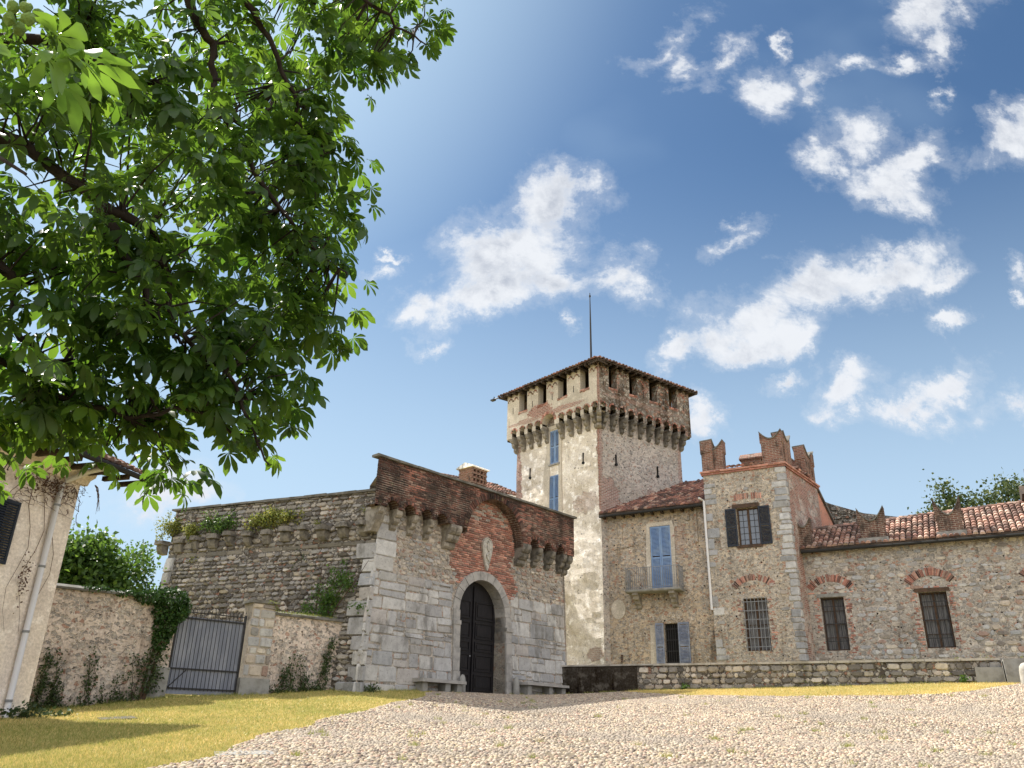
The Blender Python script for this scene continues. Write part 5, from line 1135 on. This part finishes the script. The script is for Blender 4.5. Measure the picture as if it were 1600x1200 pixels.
for z in (.95, 1.45, 2.78): mb.box(Wf, 3.40, 5.38, -.115, -.08, z-.02, z+.02)
mb.box(Wf, 3.40, 3.44, -.16, -.07, .86, 3.0); mb.box(Wf, 5.34, 5.38, -.16, -.07, .86, 3.0); mb.tube([Wf(5.34, -.1, .95), Wf(4.9, -.1, 1.42)], .012, 5)
mb.build('frame', 'iron', gt)
mb = MB()
for i in range(18): u = 3.48+i*(5.30-3.48)/17; mb.tube([Wf(u, -.07, .9), Wf(u, -.07, 3.02)], .009, 5)
mb.build('bar', 'iron', gt)
mb = MB(); mb.box(Wf, 3.4, 5.38, -.11, -.085, 2.93, 2.955)
for i in range(40): u = 3.42+i*.05; p = Wf(u, -.07, 2.96+.0); mb.tube([p, p+Wf.d*.02*(-1)**i+Vector((0, 0, .13)), p+Wf.d*.035*(-1)**i+Vector((0, 0, .10))], .006, 4)
mb.build('spikes', 'iron', gt)

# ================================================================ VEGETATION
def leaf_cards(name, C_, size, mat, parent=None, n_dir=None, droop=.3, fold=.25, tint=None):
    "many small folded leaves at the points C_ (n,3)"
    n = len(C_); a = rng.normal(size=(n, 3)); a[:, 2] -= droop
    if n_dir is not None: a = a+np.array(n_dir)*.8
    a /= np.linalg.norm(a, axis=1)[:, None]; b = np.cross(a, rng.normal(size=(n, 3))); b /= np.linalg.norm(b, axis=1)[:, None]; c = np.cross(a, b)
    s = (size*rng.uniform(.6, 1.35, n))[:, None]
    V = np.stack([C_, C_+a*s*.45+b*s*.34+c*s*fold*.5, C_+a*s, C_+a*s*.45-b*s*.34+c*s*fold*.5, C_+a*s*.5], 1)
    F = np.array([(0, 1, 4), (1, 2, 4), (2, 3, 4), (3, 0, 4)])[None]+(np.arange(n)*5)[:, None, None]
    v = rng.random(n) if tint is None else np.clip(tint, 0, 1)
    return np_mesh(name, V.reshape(-1, 3), F.reshape(-1, 3), np.repeat(v, 5)[:, None]*np.ones((1, 3)), mat, parent)
def blob_points(blobs, per, shell=.55):
    P = []
    for (c, r) in blobs:
        r = np.array(r if hasattr(r, '__len__') else (r, r, r), float); n = int(per*r.prod()**(2/3)); d = rng.normal(size=(n, 3)); d /= np.linalg.norm(d, axis=1)[:, None]
        rad = rng.uniform(shell, 1.08, n)**.8; P.append(np.array(c)+d*rad[:, None]*r)
    return np.concatenate(P)
def clump(P, k=60, s=.09):
    "pull scattered points together into sprays so the mass has gaps"
    cen = P[rng.integers(0, len(P), max(4, len(P)//k))]; i = rng.integers(0, len(cen), len(P)); return cen[i]+rng.normal(size=P.shape)*s
def stems(name, lines, r, mat, parent):
    mb = MB()
    for l in lines: mb.tube(l, [r*(1-.7*i/(len(l)-1)) for i in range(len(l))], 5)
    return mb.build(name, mat, parent)

# climbers on the foot of the walls
def climber(fr, u, z0, ht, wd, n, mat, label, size=.07, leanu=0, gap=.06, name='climbing_plant', cat='plant', top=.35, group=None):
    t_ = thing(name, label, cat, fr(u, gap, z0), group); n = int(n*.62)
    lines = []; pts = []; ns_ = max(3, int(wd/.09))
    for k in range(ns_):
        uu = u+random.gauss(0, wd*.3); h = ht*random.uniform(.35, 1.0); l = []; du = random.gauss(0, .1)
        for i in range(9):
            f = i/8; du += random.gauss(0, .035); l.append(fr(uu+leanu*f+du, gap+abs(random.gauss(0, .02)), z0-.1+h*f))
        lines.append(l)
        for i in range(int(n/ns_)):
            f = random.random()**.75; j = min(7, int(f*8)); p = l[j]+(l[j+1]-l[j])*(f*8-j)
            if noise.noise(p*5) < -.12 and random.random() < .8: continue
            sp_ = .035+.05*random.random(); pts.append(p+fr.d*random.gauss(0, sp_*1.2)+fr.n*abs(random.gauss(0, .05))+Vector((0, 0, random.gauss(0, .07))))
    for k in range(int(n*.25)): pts.append(fr(u+random.gauss(0, wd*.6), gap+abs(random.gauss(0, .1)), z0+abs(random.gauss(0, .12))))
    stems('stem', lines, .012, 'stem', t_)
    leaf_cards('leaves', np.array([tuple(p) for p in pts]), size, mat, t_)
def wz(u): p = Wf(u, 0, 0); return gz(p.x, p.y)
climber(Wf, 8.35, wz(8.3), 1.75, .42, 1500, 'dleaf', 'tall dark climbing shrub in the corner between house and garden wall')
climber(Wf, 7.95, wz(7.9), .85, .32, 500, 'dleaf', 'small dark shrub at the wall foot beside the corner shrub')
climber(Wf, 7.35, wz(7.3), 1.65, .34, 520, 'dleaf', 'upright sparse little tree like climber in the middle of the left garden wall', top=.3)
climber(Wf, 6.85, wz(6.8), .75, .26, 330, 'dleaf', 'low scrubby climber just right of the upright one on the left garden wall')
climber(Wf, 6.35, wz(6.3), 1.35, .36, 560, 'dleaf', 'medium climber with a bare top left of the ivy trunk')
climber(Wf, 2.25, wz(2.2), 1.0, .32, 620, 'dleaf', 'short dark climber nearest the gate pillar', top=.6)
climber(Wf, 1.85, wz(1.8), 1.5, .22, 420, 'dleaf', 'thin tall climber second from the gate pillar on the garden wall')
climber(Wf, 1.05, wz(1.0), 1.75, .34, 950, 'dleaf', 'dense leaning climber near the castle corner', leanu=-.25, top=.7)
climber(Wf, 1.45, wz(1.4), .75, .26, 360, 'dleaf', 'small dark climber between the thin and the leaning one')
# ivy over the end of the left wall
iv = thing('ivy', 'thick dark green ivy draped over the garden wall end beside the gate', 'ivy', Wf(5.9, .1, .7))
bl = [(tuple(Wf(5.75, .0, 3.2)), (.55, .4, .3)), (tuple(Wf(6.25, .0, 3.18)), (.4, .35, .16)), (tuple(Wf(5.7, .12, 2.85)), (.45, .3, .35)), (tuple(Wf(5.75, .14, 2.5)), (.3, .22, .35)), (tuple(Wf(5.8, .15, 2.15)), (.2, .18, .3)), (tuple(Wf(6.9, -.05, 3.24)), (.45, .3, .07)), (tuple(Wf(7.6, -.1, 3.26)), (.4, .3, .05)), (tuple(Wf(5.35, .1, 3.0)), (.2, .2, .25))]
leaf_cards('leaves', blob_points(bl, 9000, .8), .085, 'ivy', iv, n_dir=(.3, -.6, -.3))
P_ = np.array([tuple(Wf(5.85+random.gauss(0, .13), .1+abs(random.gauss(0, .06)), random.uniform(.8, 1.9))) for _ in range(420)]); leaf_cards('leaves', P_, .08, 'dleaf', iv)
stems('stem', [[Wf(5.95, .08, .55), Wf(5.85, .08, 1.2), Wf(5.8, .1, 1.8), Wf(5.75, .1, 2.6)], [Wf(6.05, .07, .55), Wf(5.98, .07, 1.3), Wf(5.9, .1, 2.1)]], .05, 'stem', iv)
# moss and green tufts on the copings
mo = thing('moss', 'yellow green moss on the coping of the wall beside the gate pillar', 'moss', Wf(1.8, -.1, 3.2))
bl = [(tuple(Wf(u, -.02, 3.2)), (.35, .2, .045)) for u in (.9, 1.4, 1.9, 2.3)]+[(tuple(Wf(2.8, .05, 3.42)), (.3, .25, .06)), (tuple(Wf(2.62, .1, 3.25)), (.1, .1, .12))]
leaf_cards('leaves', blob_points(bl, 9000, .3), .035, 'yleaf', mo)
# vine on the castle corner behind the garden wall
vn = thing('vine', 'bushy green vine climbing the rubble curtain wall beside the castle corner', 'vine', K(1.6, .4, 1.5))
bl = [(tuple(K(1.5, .55, 3.3)), (.6, .3, .45)), (tuple(K(1.35, .5, 3.9)), (.42, .25, .5)), (tuple(K(1.15, .4, 4.5)), (.3, .2, .4)), (tuple(K(2.2, .45, 3.4)), (.3, .2, .3)), (tuple(K(.7, .5, 4.3)), (.25, .15, .3)), (tuple(K(1.0, .3, 5.0)), (.14, .12, .25)), (tuple(K(1.9, .35, 4.2)), (.15, .12, .3)), (tuple(K(.35, .5, 3.6)), (.25, .15, .12))]
P_ = blob_points(bl, 2600, .2); leaf_cards('leaves', np.concatenate([clump(P_, 30, .08), P_[::3]]), .085, 'bush', vn)
stems('stem', [[K(1.6, .5, 1.2), K(1.5, .5, 2.6), K(1.5+d_, .45, 3.6), K(1.3+d_*1.6, .4, 4.3), K(1.2+d_*2.2, .3, 5.0)] for d_ in (-.5, -.25, 0, .3)], .025, 'stem', vn)
# plants rooted along the corbel course
for (us, lb, mt, n_) in (((7.9, 8.7, 9.15), 'yellowing bush growing on the far left end of the corbelled wall', 'yleaf', 2600), ((6.1, 6.5, 6.9), 'green tuft above the corbels left of the yellow one', 'bush', 1800), ((3.6, 4.1, 4.7, 4.9), 'wide yellow green bush growing above the middle corbels', 'yleaf', 2600)):
    t_ = thing('wall_plant', lb, 'plant', K(us[0], .1, 6.3), 'plants growing out of the corbel course')
    bl = [(tuple(K(u+random.uniform(-.2, .2), .12, 6.58+random.uniform(-.08, .3))), (.42, .22, random.uniform(.24, .4))) for u in us for _ in (0, 1)]
    P_ = blob_points(bl, n_, .1); leaf_cards('leaves', np.concatenate([clump(P_, 20, .08), P_[::4]]), .075, mt, t_)
    stems('stem', [[K(u, .05, 6.2), K(u+.05, .15, 6.45), K(u+random.uniform(-.2, .2), .2, 6.75)] for u in us], .015, 'stem', t_)
for (u, z, lb) in ((2.4, 6.45, 'tiny green sprig on the curtain wall left of the third corbel'), (.55, 6.75, 'tiny yellow sprig high on the curtain wall by the brick corner'), (7.6, 5.5, 'thin trailing sprig under the left corbels')):
    t_ = thing('wall_plant', lb, 'plant', K(u, .05, z), 'small sprigs on the curtain wall'); leaf_cards('leaves', blob_points([(tuple(K(u, .1, z)), (.18, .1, .15))], 2200, 0), .06, 'yleaf', t_); stems('stem', [[K(u, 0, z-.1), K(u, .1, z+.1)]], .01, 'stem', t_)
# faint creepers on the curtain wall and gate face
for i, (u, z, lb) in enumerate(((3.0, 5.3, 'sparse creeper patch under the middle corbels'), (2.2, 4.9, 'sparse creeper patch above the bushy vine'))):
    t_ = thing('creeper', lb, 'plant', K(u, .1, z)); leaf_cards('leaves', clump(blob_points([(tuple(K(u, .12, z)), (.7, .06, .5))], 500, 0), 12, .07), .06, 'dleaf', t_)
# hedge behind the garden wall
def bush(name, label, cat, loc, blobs, per, size, mat, group=None, n_dir=None, trunk=None):
    t_ = thing(name, label, cat, loc, group); P_ = blob_points(blobs, per, .35)
    leaf_cards('crown', np.concatenate([clump(P_, 26, size*1.6), P_[::2]]), size, mat, t_, n_dir)
    L_ = [[Vector(loc), Vector(loc)*.5+Vector(b[0])*.5+Vector((random.uniform(-.1, .1),)*3), Vector(b[0])] for b in blobs]; stems('trunk', L_, trunk or .05, 'stem', t_); return t_
bush('shrub', 'large bright green bush rising behind the garden wall next to the house', 'bush', (-14.3, 25.5, .8), [((-14.9, 25.5, 4.6), (1.0, .9, .9)), ((-13.9, 25.4, 4.7), (1.0, .9, .85)), ((-13.3, 25.8, 4.3), (.8, .8, .8)), ((-14.4, 25.6, 3.6), (1.5, .9, .8)), ((-13.2, 25.8, 4.9), (.8, .6, .6)), ((-12.4, 25.9, 4.3), (.8, .6, .8)), ((-15.6, 25.6, 5.1), (.8, .6, .6))], 1700, .17, 'bush')
bush('shrub', 'smaller light green bush between the big bush and the curtain wall', 'bush', (-12.2, 26.5, .8), [((-12.1, 26.4, 4.1), (.65, .6, .8)), ((-11.9, 26.6, 4.9), (.4, .4, .5)), ((-12.4, 26.3, 3.5), (.8, .6, .6)), ((-11.6, 26.8, 3.8), (.35, .35, .6))], 1600, .12, 'bush')
bush('shrub', 'small round clipped bush just above the ivy behind the wall', 'bush', (-10.9, 25.2, .8), [((-10.9, 25.2, 3.1), (.5, .5, .5)), ((-10.6, 25.2, 2.8), (.5, .4, .5))], 1100, .10, 'bush')
bush('tree', 'broad leaved tree with pale buds behind the red tiled roof on the right', 'tree', (28, 47, 2), [((25.3, 47, 12.55), (0.8, 0.8, 0.7)), ((26.4, 47, 13.15), (1.0, 1, 0.8)), ((27.6, 47.2, 12.75), (1.0, 1, 0.7)), ((28.6, 47, 13.05), (1, 1, 0.9)), ((30.0, 47, 13.45), (1.3, 1, 0.9)), ((31.2, 47, 13.55), (1.1, 1, 0.9)), ((32.5, 47, 13.15), (1.3, 1, 1)), ((24.3, 47, 12.25), (0.7, 0.7, 0.5)), ((28, 47, 11.85), (3.8, 1.5, 1.0)), ((29.9, 47, 14.45), (0.4, 0.4, 0.3)), ((25.9, 47, 14.05), (0.35, 0.3, 0.3)), ((31.0, 47.4, 14.35), (0.6, 0.6, 0.4))], 420, .21, 'mag', trunk=.15)
# low weeds
for (u, w_, lb, cat) in ((5.0, .15, 'green weed tuft at the foot of the low wall on the grass strip', 'weed'), (13.9, .2, 'green weed tuft beside the leaning stone slab', 'weed')):
    p = N(u, w_, 0); z = gz(p.x, p.y); t_ = leaf_cards('weed', blob_points([((p.x, p.y, z+.12), (.14, .14, .14))], 3500, 0), .09, 'bush'); tag(t_, lb, cat); setorigin(t_, (p.x, p.y, z))
for (u, w_) in ((.05, .35),):
    p = G(-5.1, .55, 0); z = gz(p.x, p.y); t_ = leaf_cards('weed', blob_points([((p.x, p.y, z+.1), (.3, .2, .16))], 3000, 0), .08, 'dleaf'); tag(t_, 'dark weed clump at the foot of the castle corner', 'weed'); setorigin(t_, (p.x, p.y, z))
p = H(.5, .5, 0); z = gz(p.x, p.y); t_ = leaf_cards('weed', blob_points([((p.x, p.y, z+.1), (.6, .4, .22)), ((p.x+.5, p.y+.4, z+.05), (.5, .4, .15))], 1800, 0), .09, 'dleaf'); tag(t_, 'dark leafy weeds around the foot of the white downpipe', 'weed'); setorigin(t_, (p.x, p.y, z))
t_ = thing('wall_moss', 'patches of yellow lichen and small weeds on the low wall face', 'moss', N(8, .05, 1.9))
bl = [(tuple(N(u, .05, random.uniform(1.75, 2.3))), (.22, .05, .12)) for u in (5.8, 6.6, 9.0, 9.3, 11.6, 12.0, 13.4)]+[(tuple(N(u, -.1, 2.5)), (.25, .15, .04)) for u in (12.6, 13.8, 14.6, 15.6)]
leaf_cards('leaves', clump(blob_points(bl, 1800, 0), 10, .06), .04, 'yleaf', t_)
# dry vine on the house
dv = thing('dry_vine', 'leafless brown vine tangled under the eave of the peach house', 'vine', H(.8, .1, 4.6))
ls = []
for k in range(26):
    u, z = random.uniform(-.1, 2.4), random.uniform(4.4, 5.4); l = []
    for i in range(9): l.append(H(max(-.05, u+.5*math.sin(i*.7+k)*i/8+.05*i*(1 if k % 2 else -1)), .1+.06*math.sin(i+k), z+.10*math.sin(i*1.1+k*2)+(-.3*i/8 if k % 3 else .1)))
    ls.append(l)
for k, u in enumerate((.45, 1.2, .9)): ls.append([H(u+.15*math.sin(i*1.3+k), .06, 4.9-i*.45) for i in range(8)])
for k in range(8): ls.append([H(-.1-.08*i-.1*random.random(), .3-.03*i, 5.3-.05*i*i*(.3+.2*random.random())) for i in range(6)])
stems('stem', ls, .009, 'twig', dv)
P_ = np.array([tuple(H(random.gauss(.9, .4), .12+abs(random.gauss(0, .05)), random.gauss(5.0, .12))) for _ in range(350)]+[tuple(H(random.gauss(1.0, .08), .12, random.gauss(2.9, .25))) for _ in range(120)]); leaf_cards('leaves', P_, .055, 'dryleaf', dv)

# ---------------------------------------------------------------- the chestnut
tree = thing('chestnut_tree', 'big horse chestnut tree overhanging the lawn from the upper left', 'tree', (-8.2, 5.2, gz(-8.2, 5.2)))
CR = [((-1.4, 7.5, 7.96), (0.28, 0.74, 0.28)), ((-1.84, 7.3, 7.89), (0.33, 0.74, 0.33)), ((-1.92, 7.2, 7.28), (0.25, 0.74, 0.25)), ((-2.33, 7.0, 7.36), (0.43, 0.74, 0.43)), ((-2.45, 7.2, 6.69), (0.45, 0.74, 0.45)), ((-2.04, 7.4, 5.96), (0.21, 0.74, 0.21)), ((-2.22, 7.2, 5.97), (0.33, 0.74, 0.33)), ((-2.5, 6.8, 5.64), (0.47, 0.74, 0.47)), ((-2.03, 7.3, 5.37), (0.23, 0.74, 0.23)), ((-2.33, 7.0, 4.98), (0.43, 0.74, 0.43)), ((-2.04, 7.2, 4.43), (0.29, 0.74, 0.29)), ((-1.88, 7.3, 4.53), (0.13, 0.74, 0.13)), ((-2.36, 7.0, 4.22), (0.43, 0.74, 0.43)), ((-2.17, 7.2, 3.83), (0.31, 0.74, 0.31)), ((-1.99, 7.3, 3.82), (0.18, 0.74, 0.18)), ((-2.52, 7.0, 3.58), (0.43, 0.74, 0.43)), ((-2.4, 7.2, 3.2), (0.31, 0.74, 0.31)), ((-2.27, 7.3, 2.98), (0.12, 0.74, 0.12)), ((-2.58, 7.1, 2.95), (0.33, 0.74, 0.33)), ((-2.8, 7.0, 3.04), (0.38, 0.74, 0.38)), ((-2.45, 7.3, 2.52), (0.18, 0.74, 0.18)), ((-2.68, 7.2, 2.67), (0.17, 0.74, 0.17)), ((-3.1, 7.1, 2.81), (0.3, 0.74, 0.3)), ((-3.35, 7.0, 2.77), (0.33, 0.74, 0.33)), ((-3.64, 7.0, 2.51), (0.3, 0.74, 0.3)), ((-3.37, 7.2, 2.46), (0.2, 0.74, 0.2)), ((-4.04, 7.0, 2.69), (0.33, 0.74, 0.33)), ((-4.38, 7.1, 2.47), (0.24, 0.74, 0.24)), ((-3.63, 7.2, 2.3), (0.12, 0.74, 0.12)), ((-3.28, 7.3, 2.28), (0.07, 0.74, 0.07)), ((-4.52, 7.0, 2.74), (0.33, 0.74, 0.33)), ((-4.63, 7.2, 2.19), (0.2, 0.74, 0.2)), ((-3.04, 6.2, 6.5), (0.52, 0.74, 0.52)), ((-3.75, 5.8, 6.06), (0.54, 0.74, 0.54)), ((-4.36, 5.5, 5.72), (0.51, 0.74, 0.51)), ((-2.97, 6.0, 5.33), (0.56, 0.74, 0.56)), ((-3.52, 5.6, 4.82), (0.52, 0.74, 0.52)), ((-3.98, 5.4, 4.44), (0.46, 0.74, 0.46)), ((-2.83, 6.2, 4.48), (0.52, 0.74, 0.52)), ((-3.32, 5.8, 3.98), (0.49, 0.74, 0.49)), ((-3.84, 5.6, 3.64), (0.43, 0.74, 0.43)), ((-2.86, 6.2, 3.6), (0.47, 0.74, 0.47)), ((-3.41, 6.0, 3.23), (0.47, 0.74, 0.47)), ((-3.87, 5.8, 2.94), (0.4, 0.74, 0.4)), ((-3.1, 6.4, 3.01), (0.39, 0.74, 0.39)), ((-3.72, 6.3, 2.77), (0.39, 0.74, 0.39)), ((-4.14, 6.2, 2.55), (0.29, 0.74, 0.29)), ((-4.77, 5.4, 4.62), (0.54, 0.74, 0.54)), ((-4.49, 5.6, 3.21), (0.56, 0.74, 0.56)), ((-4.73, 6.5, 2.48), (0.45, 0.74, 0.45)), ((-3.47, 6.0, 7.52), (0.64, 0.74, 0.64)), ((-4.5, 5.6, 7.07), (0.6, 0.74, 0.6)), ((-2.4, 6.8, 8.34), (0.58, 0.74, 0.58)), ((-1.44, 7.3, 8.76), (0.33, 0.74, 0.33)), ((-3.32, 8.2, 7.91), (0.63, 0.74, 0.63)), ((-3.98, 8.0, 6.39), (0.73, 0.74, 0.73)), ((-4.44, 8.0, 4.85), (0.73, 0.74, 0.73)), ((-3.32, 8.4, 5.3), (0.71, 0.74, 0.71)), ((-5.32, 7.6, 6.98), (0.7, 0.74, 0.7)), ((-2.26, 8.2, 9.08), (0.44, 0.74, 0.44))]
BR = [([(-7.6, 5.6, 3.4), (-5.42, 5.63, 5.06), (-4.38, 5.53, 4.55), (-4.08, 5.63, 4.46), (-3.55, 5.72, 4.08), (-3.3, 5.82, 3.71), (-3.12, 6.01, 3.39), (-3.07, 6.11, 3.2)], 0.081), ([(-3.55, 5.72, 4.08), (-3.3, 5.82, 3.96), (-3.16, 6.01, 3.96), (-3.11, 6.3, 3.69), (-3.02, 6.49, 3.21), (-2.94, 6.58, 3.17)], 0.054), ([(-7.6, 5.6, 3.4), (-5.62, 5.34, 5.43), (-4.18, 5.63, 5.78), (-3.68, 5.72, 5.42), (-3.57, 5.82, 5.4), (-3.13, 6.01, 5.73), (-2.89, 6.11, 5.78)], 0.065), ([(-3.58, 5.72, 7.44), (-3.17, 5.82, 6.34), (-3.01, 6.01, 6.13), (-2.95, 6.11, 5.73), (-2.82, 6.2, 5.4), (-2.63, 6.49, 5.52), (-2.51, 6.68, 6.29)], 0.054), ([(-3.17, 6.01, 7.45), (-2.83, 6.11, 6.83), (-2.62, 6.39, 6.62), (-2.44, 6.68, 6.29), (-2.3, 6.87, 5.86), (-2.12, 7.06, 5.68)], 0.043), ([(-7.6, 5.6, 3.4), (-4.95, 5.53, 3.78), (-4.12, 5.63, 3.38), (-4.06, 5.82, 3.26), (-4.13, 5.91, 3.01), (-3.92, 6.11, 2.82), (-3.91, 6.2, 2.78), (-3.76, 6.49, 2.95)], 0.054), ([(-7.6, 5.6, 3.4), (-4.55, 5.72, 2.9), (-4.16, 6.01, 2.71), (-3.89, 6.39, 2.53), (-3.36, 6.68, 2.49), (-2.85, 6.77, 2.6), (-2.4, 6.87, 2.41)], 0.043), ([(-3.07, 6.11, 3.2), (-2.83, 6.49, 3.1), (-2.49, 6.77, 2.85), (-2.29, 6.92, 2.43), (-2.15, 6.96, 2.16)], 0.03), ([(-2.82, 6.2, 5.4), (-2.43, 6.58, 4.81), (-2.04, 6.77, 4.37), (-1.74, 6.96, 4.2)], 0.033), ([(-2.46, 6.49, 8.48), (-1.85, 6.77, 7.72), (-1.43, 7.06, 7.56), (-1.1, 7.25, 7.46)], 0.033)]
HUSKS = [(-2.061, 2.45, 2.609), (-2.05, 2.5, 2.611), (-1.984, 2.45, 2.611), (-2.106, 2.5, 2.727), (-2.054, 2.5, 2.728), (-2.029, 2.55, 2.737), (-2.335, 6.0, 4.615), (-2.301, 6.0, 4.658), (-2.325, 6.02, 4.546), (-2.645, 5.6, 3.8), (-2.575, 5.6, 3.758), (-2.673, 5.6, 3.719), (-2.744, 5.6, 3.766), (-2.04, 6.1, 4.473)]
TB = Vector((-8.2, 5.2, gz(-8.2, 5.2)))
mb = MB(); trunk_top = Vector((-7.6, 5.6, 3.4))
mb.tube([TB+Vector((0, 0, -.3)), TB+Vector((.05, 0, .4)), TB+Vector((.2, .1, 2)), trunk_top, Vector((-7.2, 5.9, 5.5)), Vector((-7, 6, 8.5))], [.55, .42, .36, .33, .24, .1], 12)
mb.build('trunk', 'bark', tree, smooth=True)
limb_pts = []
for (pts, r0) in BR:
    P3 = [Vector(p) for p in pts]; out = []
    for i in range(len(P3)-1):
        for k in range(4): out.append(P3[i].lerp(P3[i+1], k/4)+Vector([random.uniform(-.03, .03) for _ in range(3)]))
    out.append(P3[-1]); mb = MB(); mb.tube(out, [r0*(1-.75*i/(len(out)-1)) for i in range(len(out))], 7); mb.build('limb', 'bark', tree, smooth=True); limb_pts += out
def palmate(Cn, Ax, Up, size, val):
    "horse chestnut leaves: seven stalkless leaflets fanned from each point"
    n = len(Cn); k7 = np.array([-105, -68, -34, 0, 34, 68, 105])*math.pi/180; fac = np.array([.5, .74, .92, 1, .92, .74, .5])
    B_ = np.cross(Up, Ax); Vs, Fs, Cs = [], [], []
    base = np.array([(0, .0), (.32, .07), (.66, .19), (.86, .16), (1, 0)])
    nv = 0
    for a, f in zip(k7, fac):
        d = Ax*math.cos(a)+B_*math.sin(a); s_ = np.cross(Up, d); L_ = (size*f*rng.uniform(.85, 1.12, n))[:, None]; dr = rng.uniform(.2, .8, n)[:, None]; tw = rng.normal(0, .25, n)[:, None]
        rows = []
        for (t, w_) in base:
            c = Cn+d*L_*t-Up*L_*(dr*t*t)+Up*L_*.06*math.sin(t*3)
            if w_ == 0: rows.append(c)
            else:
                ww = L_*w_; rows += [c+s_*ww+Up*ww*(.22+tw), c, c-s_*ww+Up*ww*(.22-tw)]
        V = np.stack(rows, 1); nvp = V.shape[1]  # 1+9+1
        q = []
        q += [(0, 1, 2), (0, 2, 3)]
        for r in (1, 4): q += [(r, r+3, r+4), (r, r+4, r+1), (r+1, r+4, r+5), (r+1, r+5, r+2)]
        q += [(7, 10, 8), (8, 10, 9)]
        Fs.append((np.array(q)[None]+(np.arange(n)*nvp)[:, None, None]).reshape(-1, 3)+nv); Vs.append(V.reshape(-1, 3)); nv += n*nvp
        Cs.append(np.repeat(np.clip(val+rng.normal(0, .06, n), 0, 1), nvp))
    return np.concatenate(Vs), np.concatenate(Fs), np.concatenate(Cs)
LEAFN = 0
def sprays(blobs, dens, size, jit=.1):
    "twig tips through the crown, each with a fan of leaves"
    Cn, Ax, Up, val, tw = [], [], [], [], []
    for (c, r) in blobs:
        c = Vector(c); n = int(dens*(r[0]*r[1]*r[2])**.8)+2
        for _ in range(n):
            d = Vector(rng.normal(size=3)); d.normalize(); f = random.uniform(.15, 1.0)**.6; tip = c+Vector((d.x*r[0], d.y*r[1], d.z*r[2]))*f
            out = Vector((d.x, d.y, d.z*.3-.35))+Vector((.35, .15, 0)); out.normalize()
            near = min(limb_pts, key=lambda p: (p-tip).length_squared) if limb_pts else c
            tw.append((near, tip))
            vv = min(1, max(0, random.random()*.75+max(0, 2.6-tip.z)*.22))  # lighter towards the crown's foot: sunlight put into the leaf colour
            for k in range(random.randint(3, 5)):
                a = Vector([random.gauss(0, .75) for _ in range(3)])+out*.7; a.z = a.z*.35-.25; a.normalize()
                up = Vector((random.gauss(0, .3), random.gauss(0, .3), 1))+Vector((sd.x, sd.y, 0))*.25; up = (up-a*up.dot(a)).normalized()
                cc = tip+Vector([random.gauss(0, jit) for _ in range(3)]); Cn.append(cc+a*.08); Ax.append(a); Up.append(up); val.append(min(1, max(0, vv*.6+random.random()*.4)))
    return np.array([tuple(x) for x in Cn]), np.array([tuple(x) for x in Ax]), np.array([tuple(x) for x in Up]), np.array(val), tw
Cn, Ax, Up, val, tw = sprays(CR, 48, .15)
V, F, C_ = palmate(Cn, Ax, Up, np.full(len(Cn), .215)*rng.uniform(.65, 1.15, len(Cn)), val)
np_mesh('crown', V, F, C_[:, None]*np.ones((1, 3)), 'chestnut', tree, smooth=False)
mb = MB()
for a, b in tw:
    if (b-a).length > 2.2: continue
    m_ = (a+b)/2+Vector((random.uniform(-.08, .08), random.uniform(-.08, .08), random.uniform(0, .12))); mb.tube([a, m_, b], [.012, .008, .004], 4, caps=False)
mb.build('twigs', 'bark', tree)
# near bright spray with spiky fruit at the top left
NB = [((-1.976, 2.5, 2.526), (.14, .2, .10))]
Cn, Ax, Up, val, tw2 = sprays(NB, 120, .15, .06); Cn = Cn[:9]; Ax = Ax[:9]; Up = Up[:9]; val = val[:9]
V, F, C_ = palmate(Cn, Ax, Up, np.full(len(Cn), .17), val); np_mesh('crown', V, F, C_[:, None]*np.ones((1, 3)), 'bleaf', tree)
mb = MB(); mb.tube([(-2.6, 2.6, 2.3), (-2.1, 2.5, 2.05), (-1.80, 2.45, 1.85)], [.02, .012, .006], 6); mb.build('twigs', 'bark', tree)
def husk(c, r):
    mb = MB(); bm = bmesh.new(); bmesh.ops.create_icosphere(bm, subdivisions=2, radius=r)
    for v in bm.verts: v.co *= random.uniform(.95, 1.05)+(.28 if random.random() < .3 else 0)
    vs = [v.co+Vector(c) for v in bm.verts]; bm.verts.index_update(); fs = [tuple(v.index for v in f.verts) for f in bm.faces]; bm.free(); mb.add(vs, fs); mb.build('fruit', 'fruit', tree)
for c in HUSKS if 'HUSKS' in globals() else []: husk(c, .024)
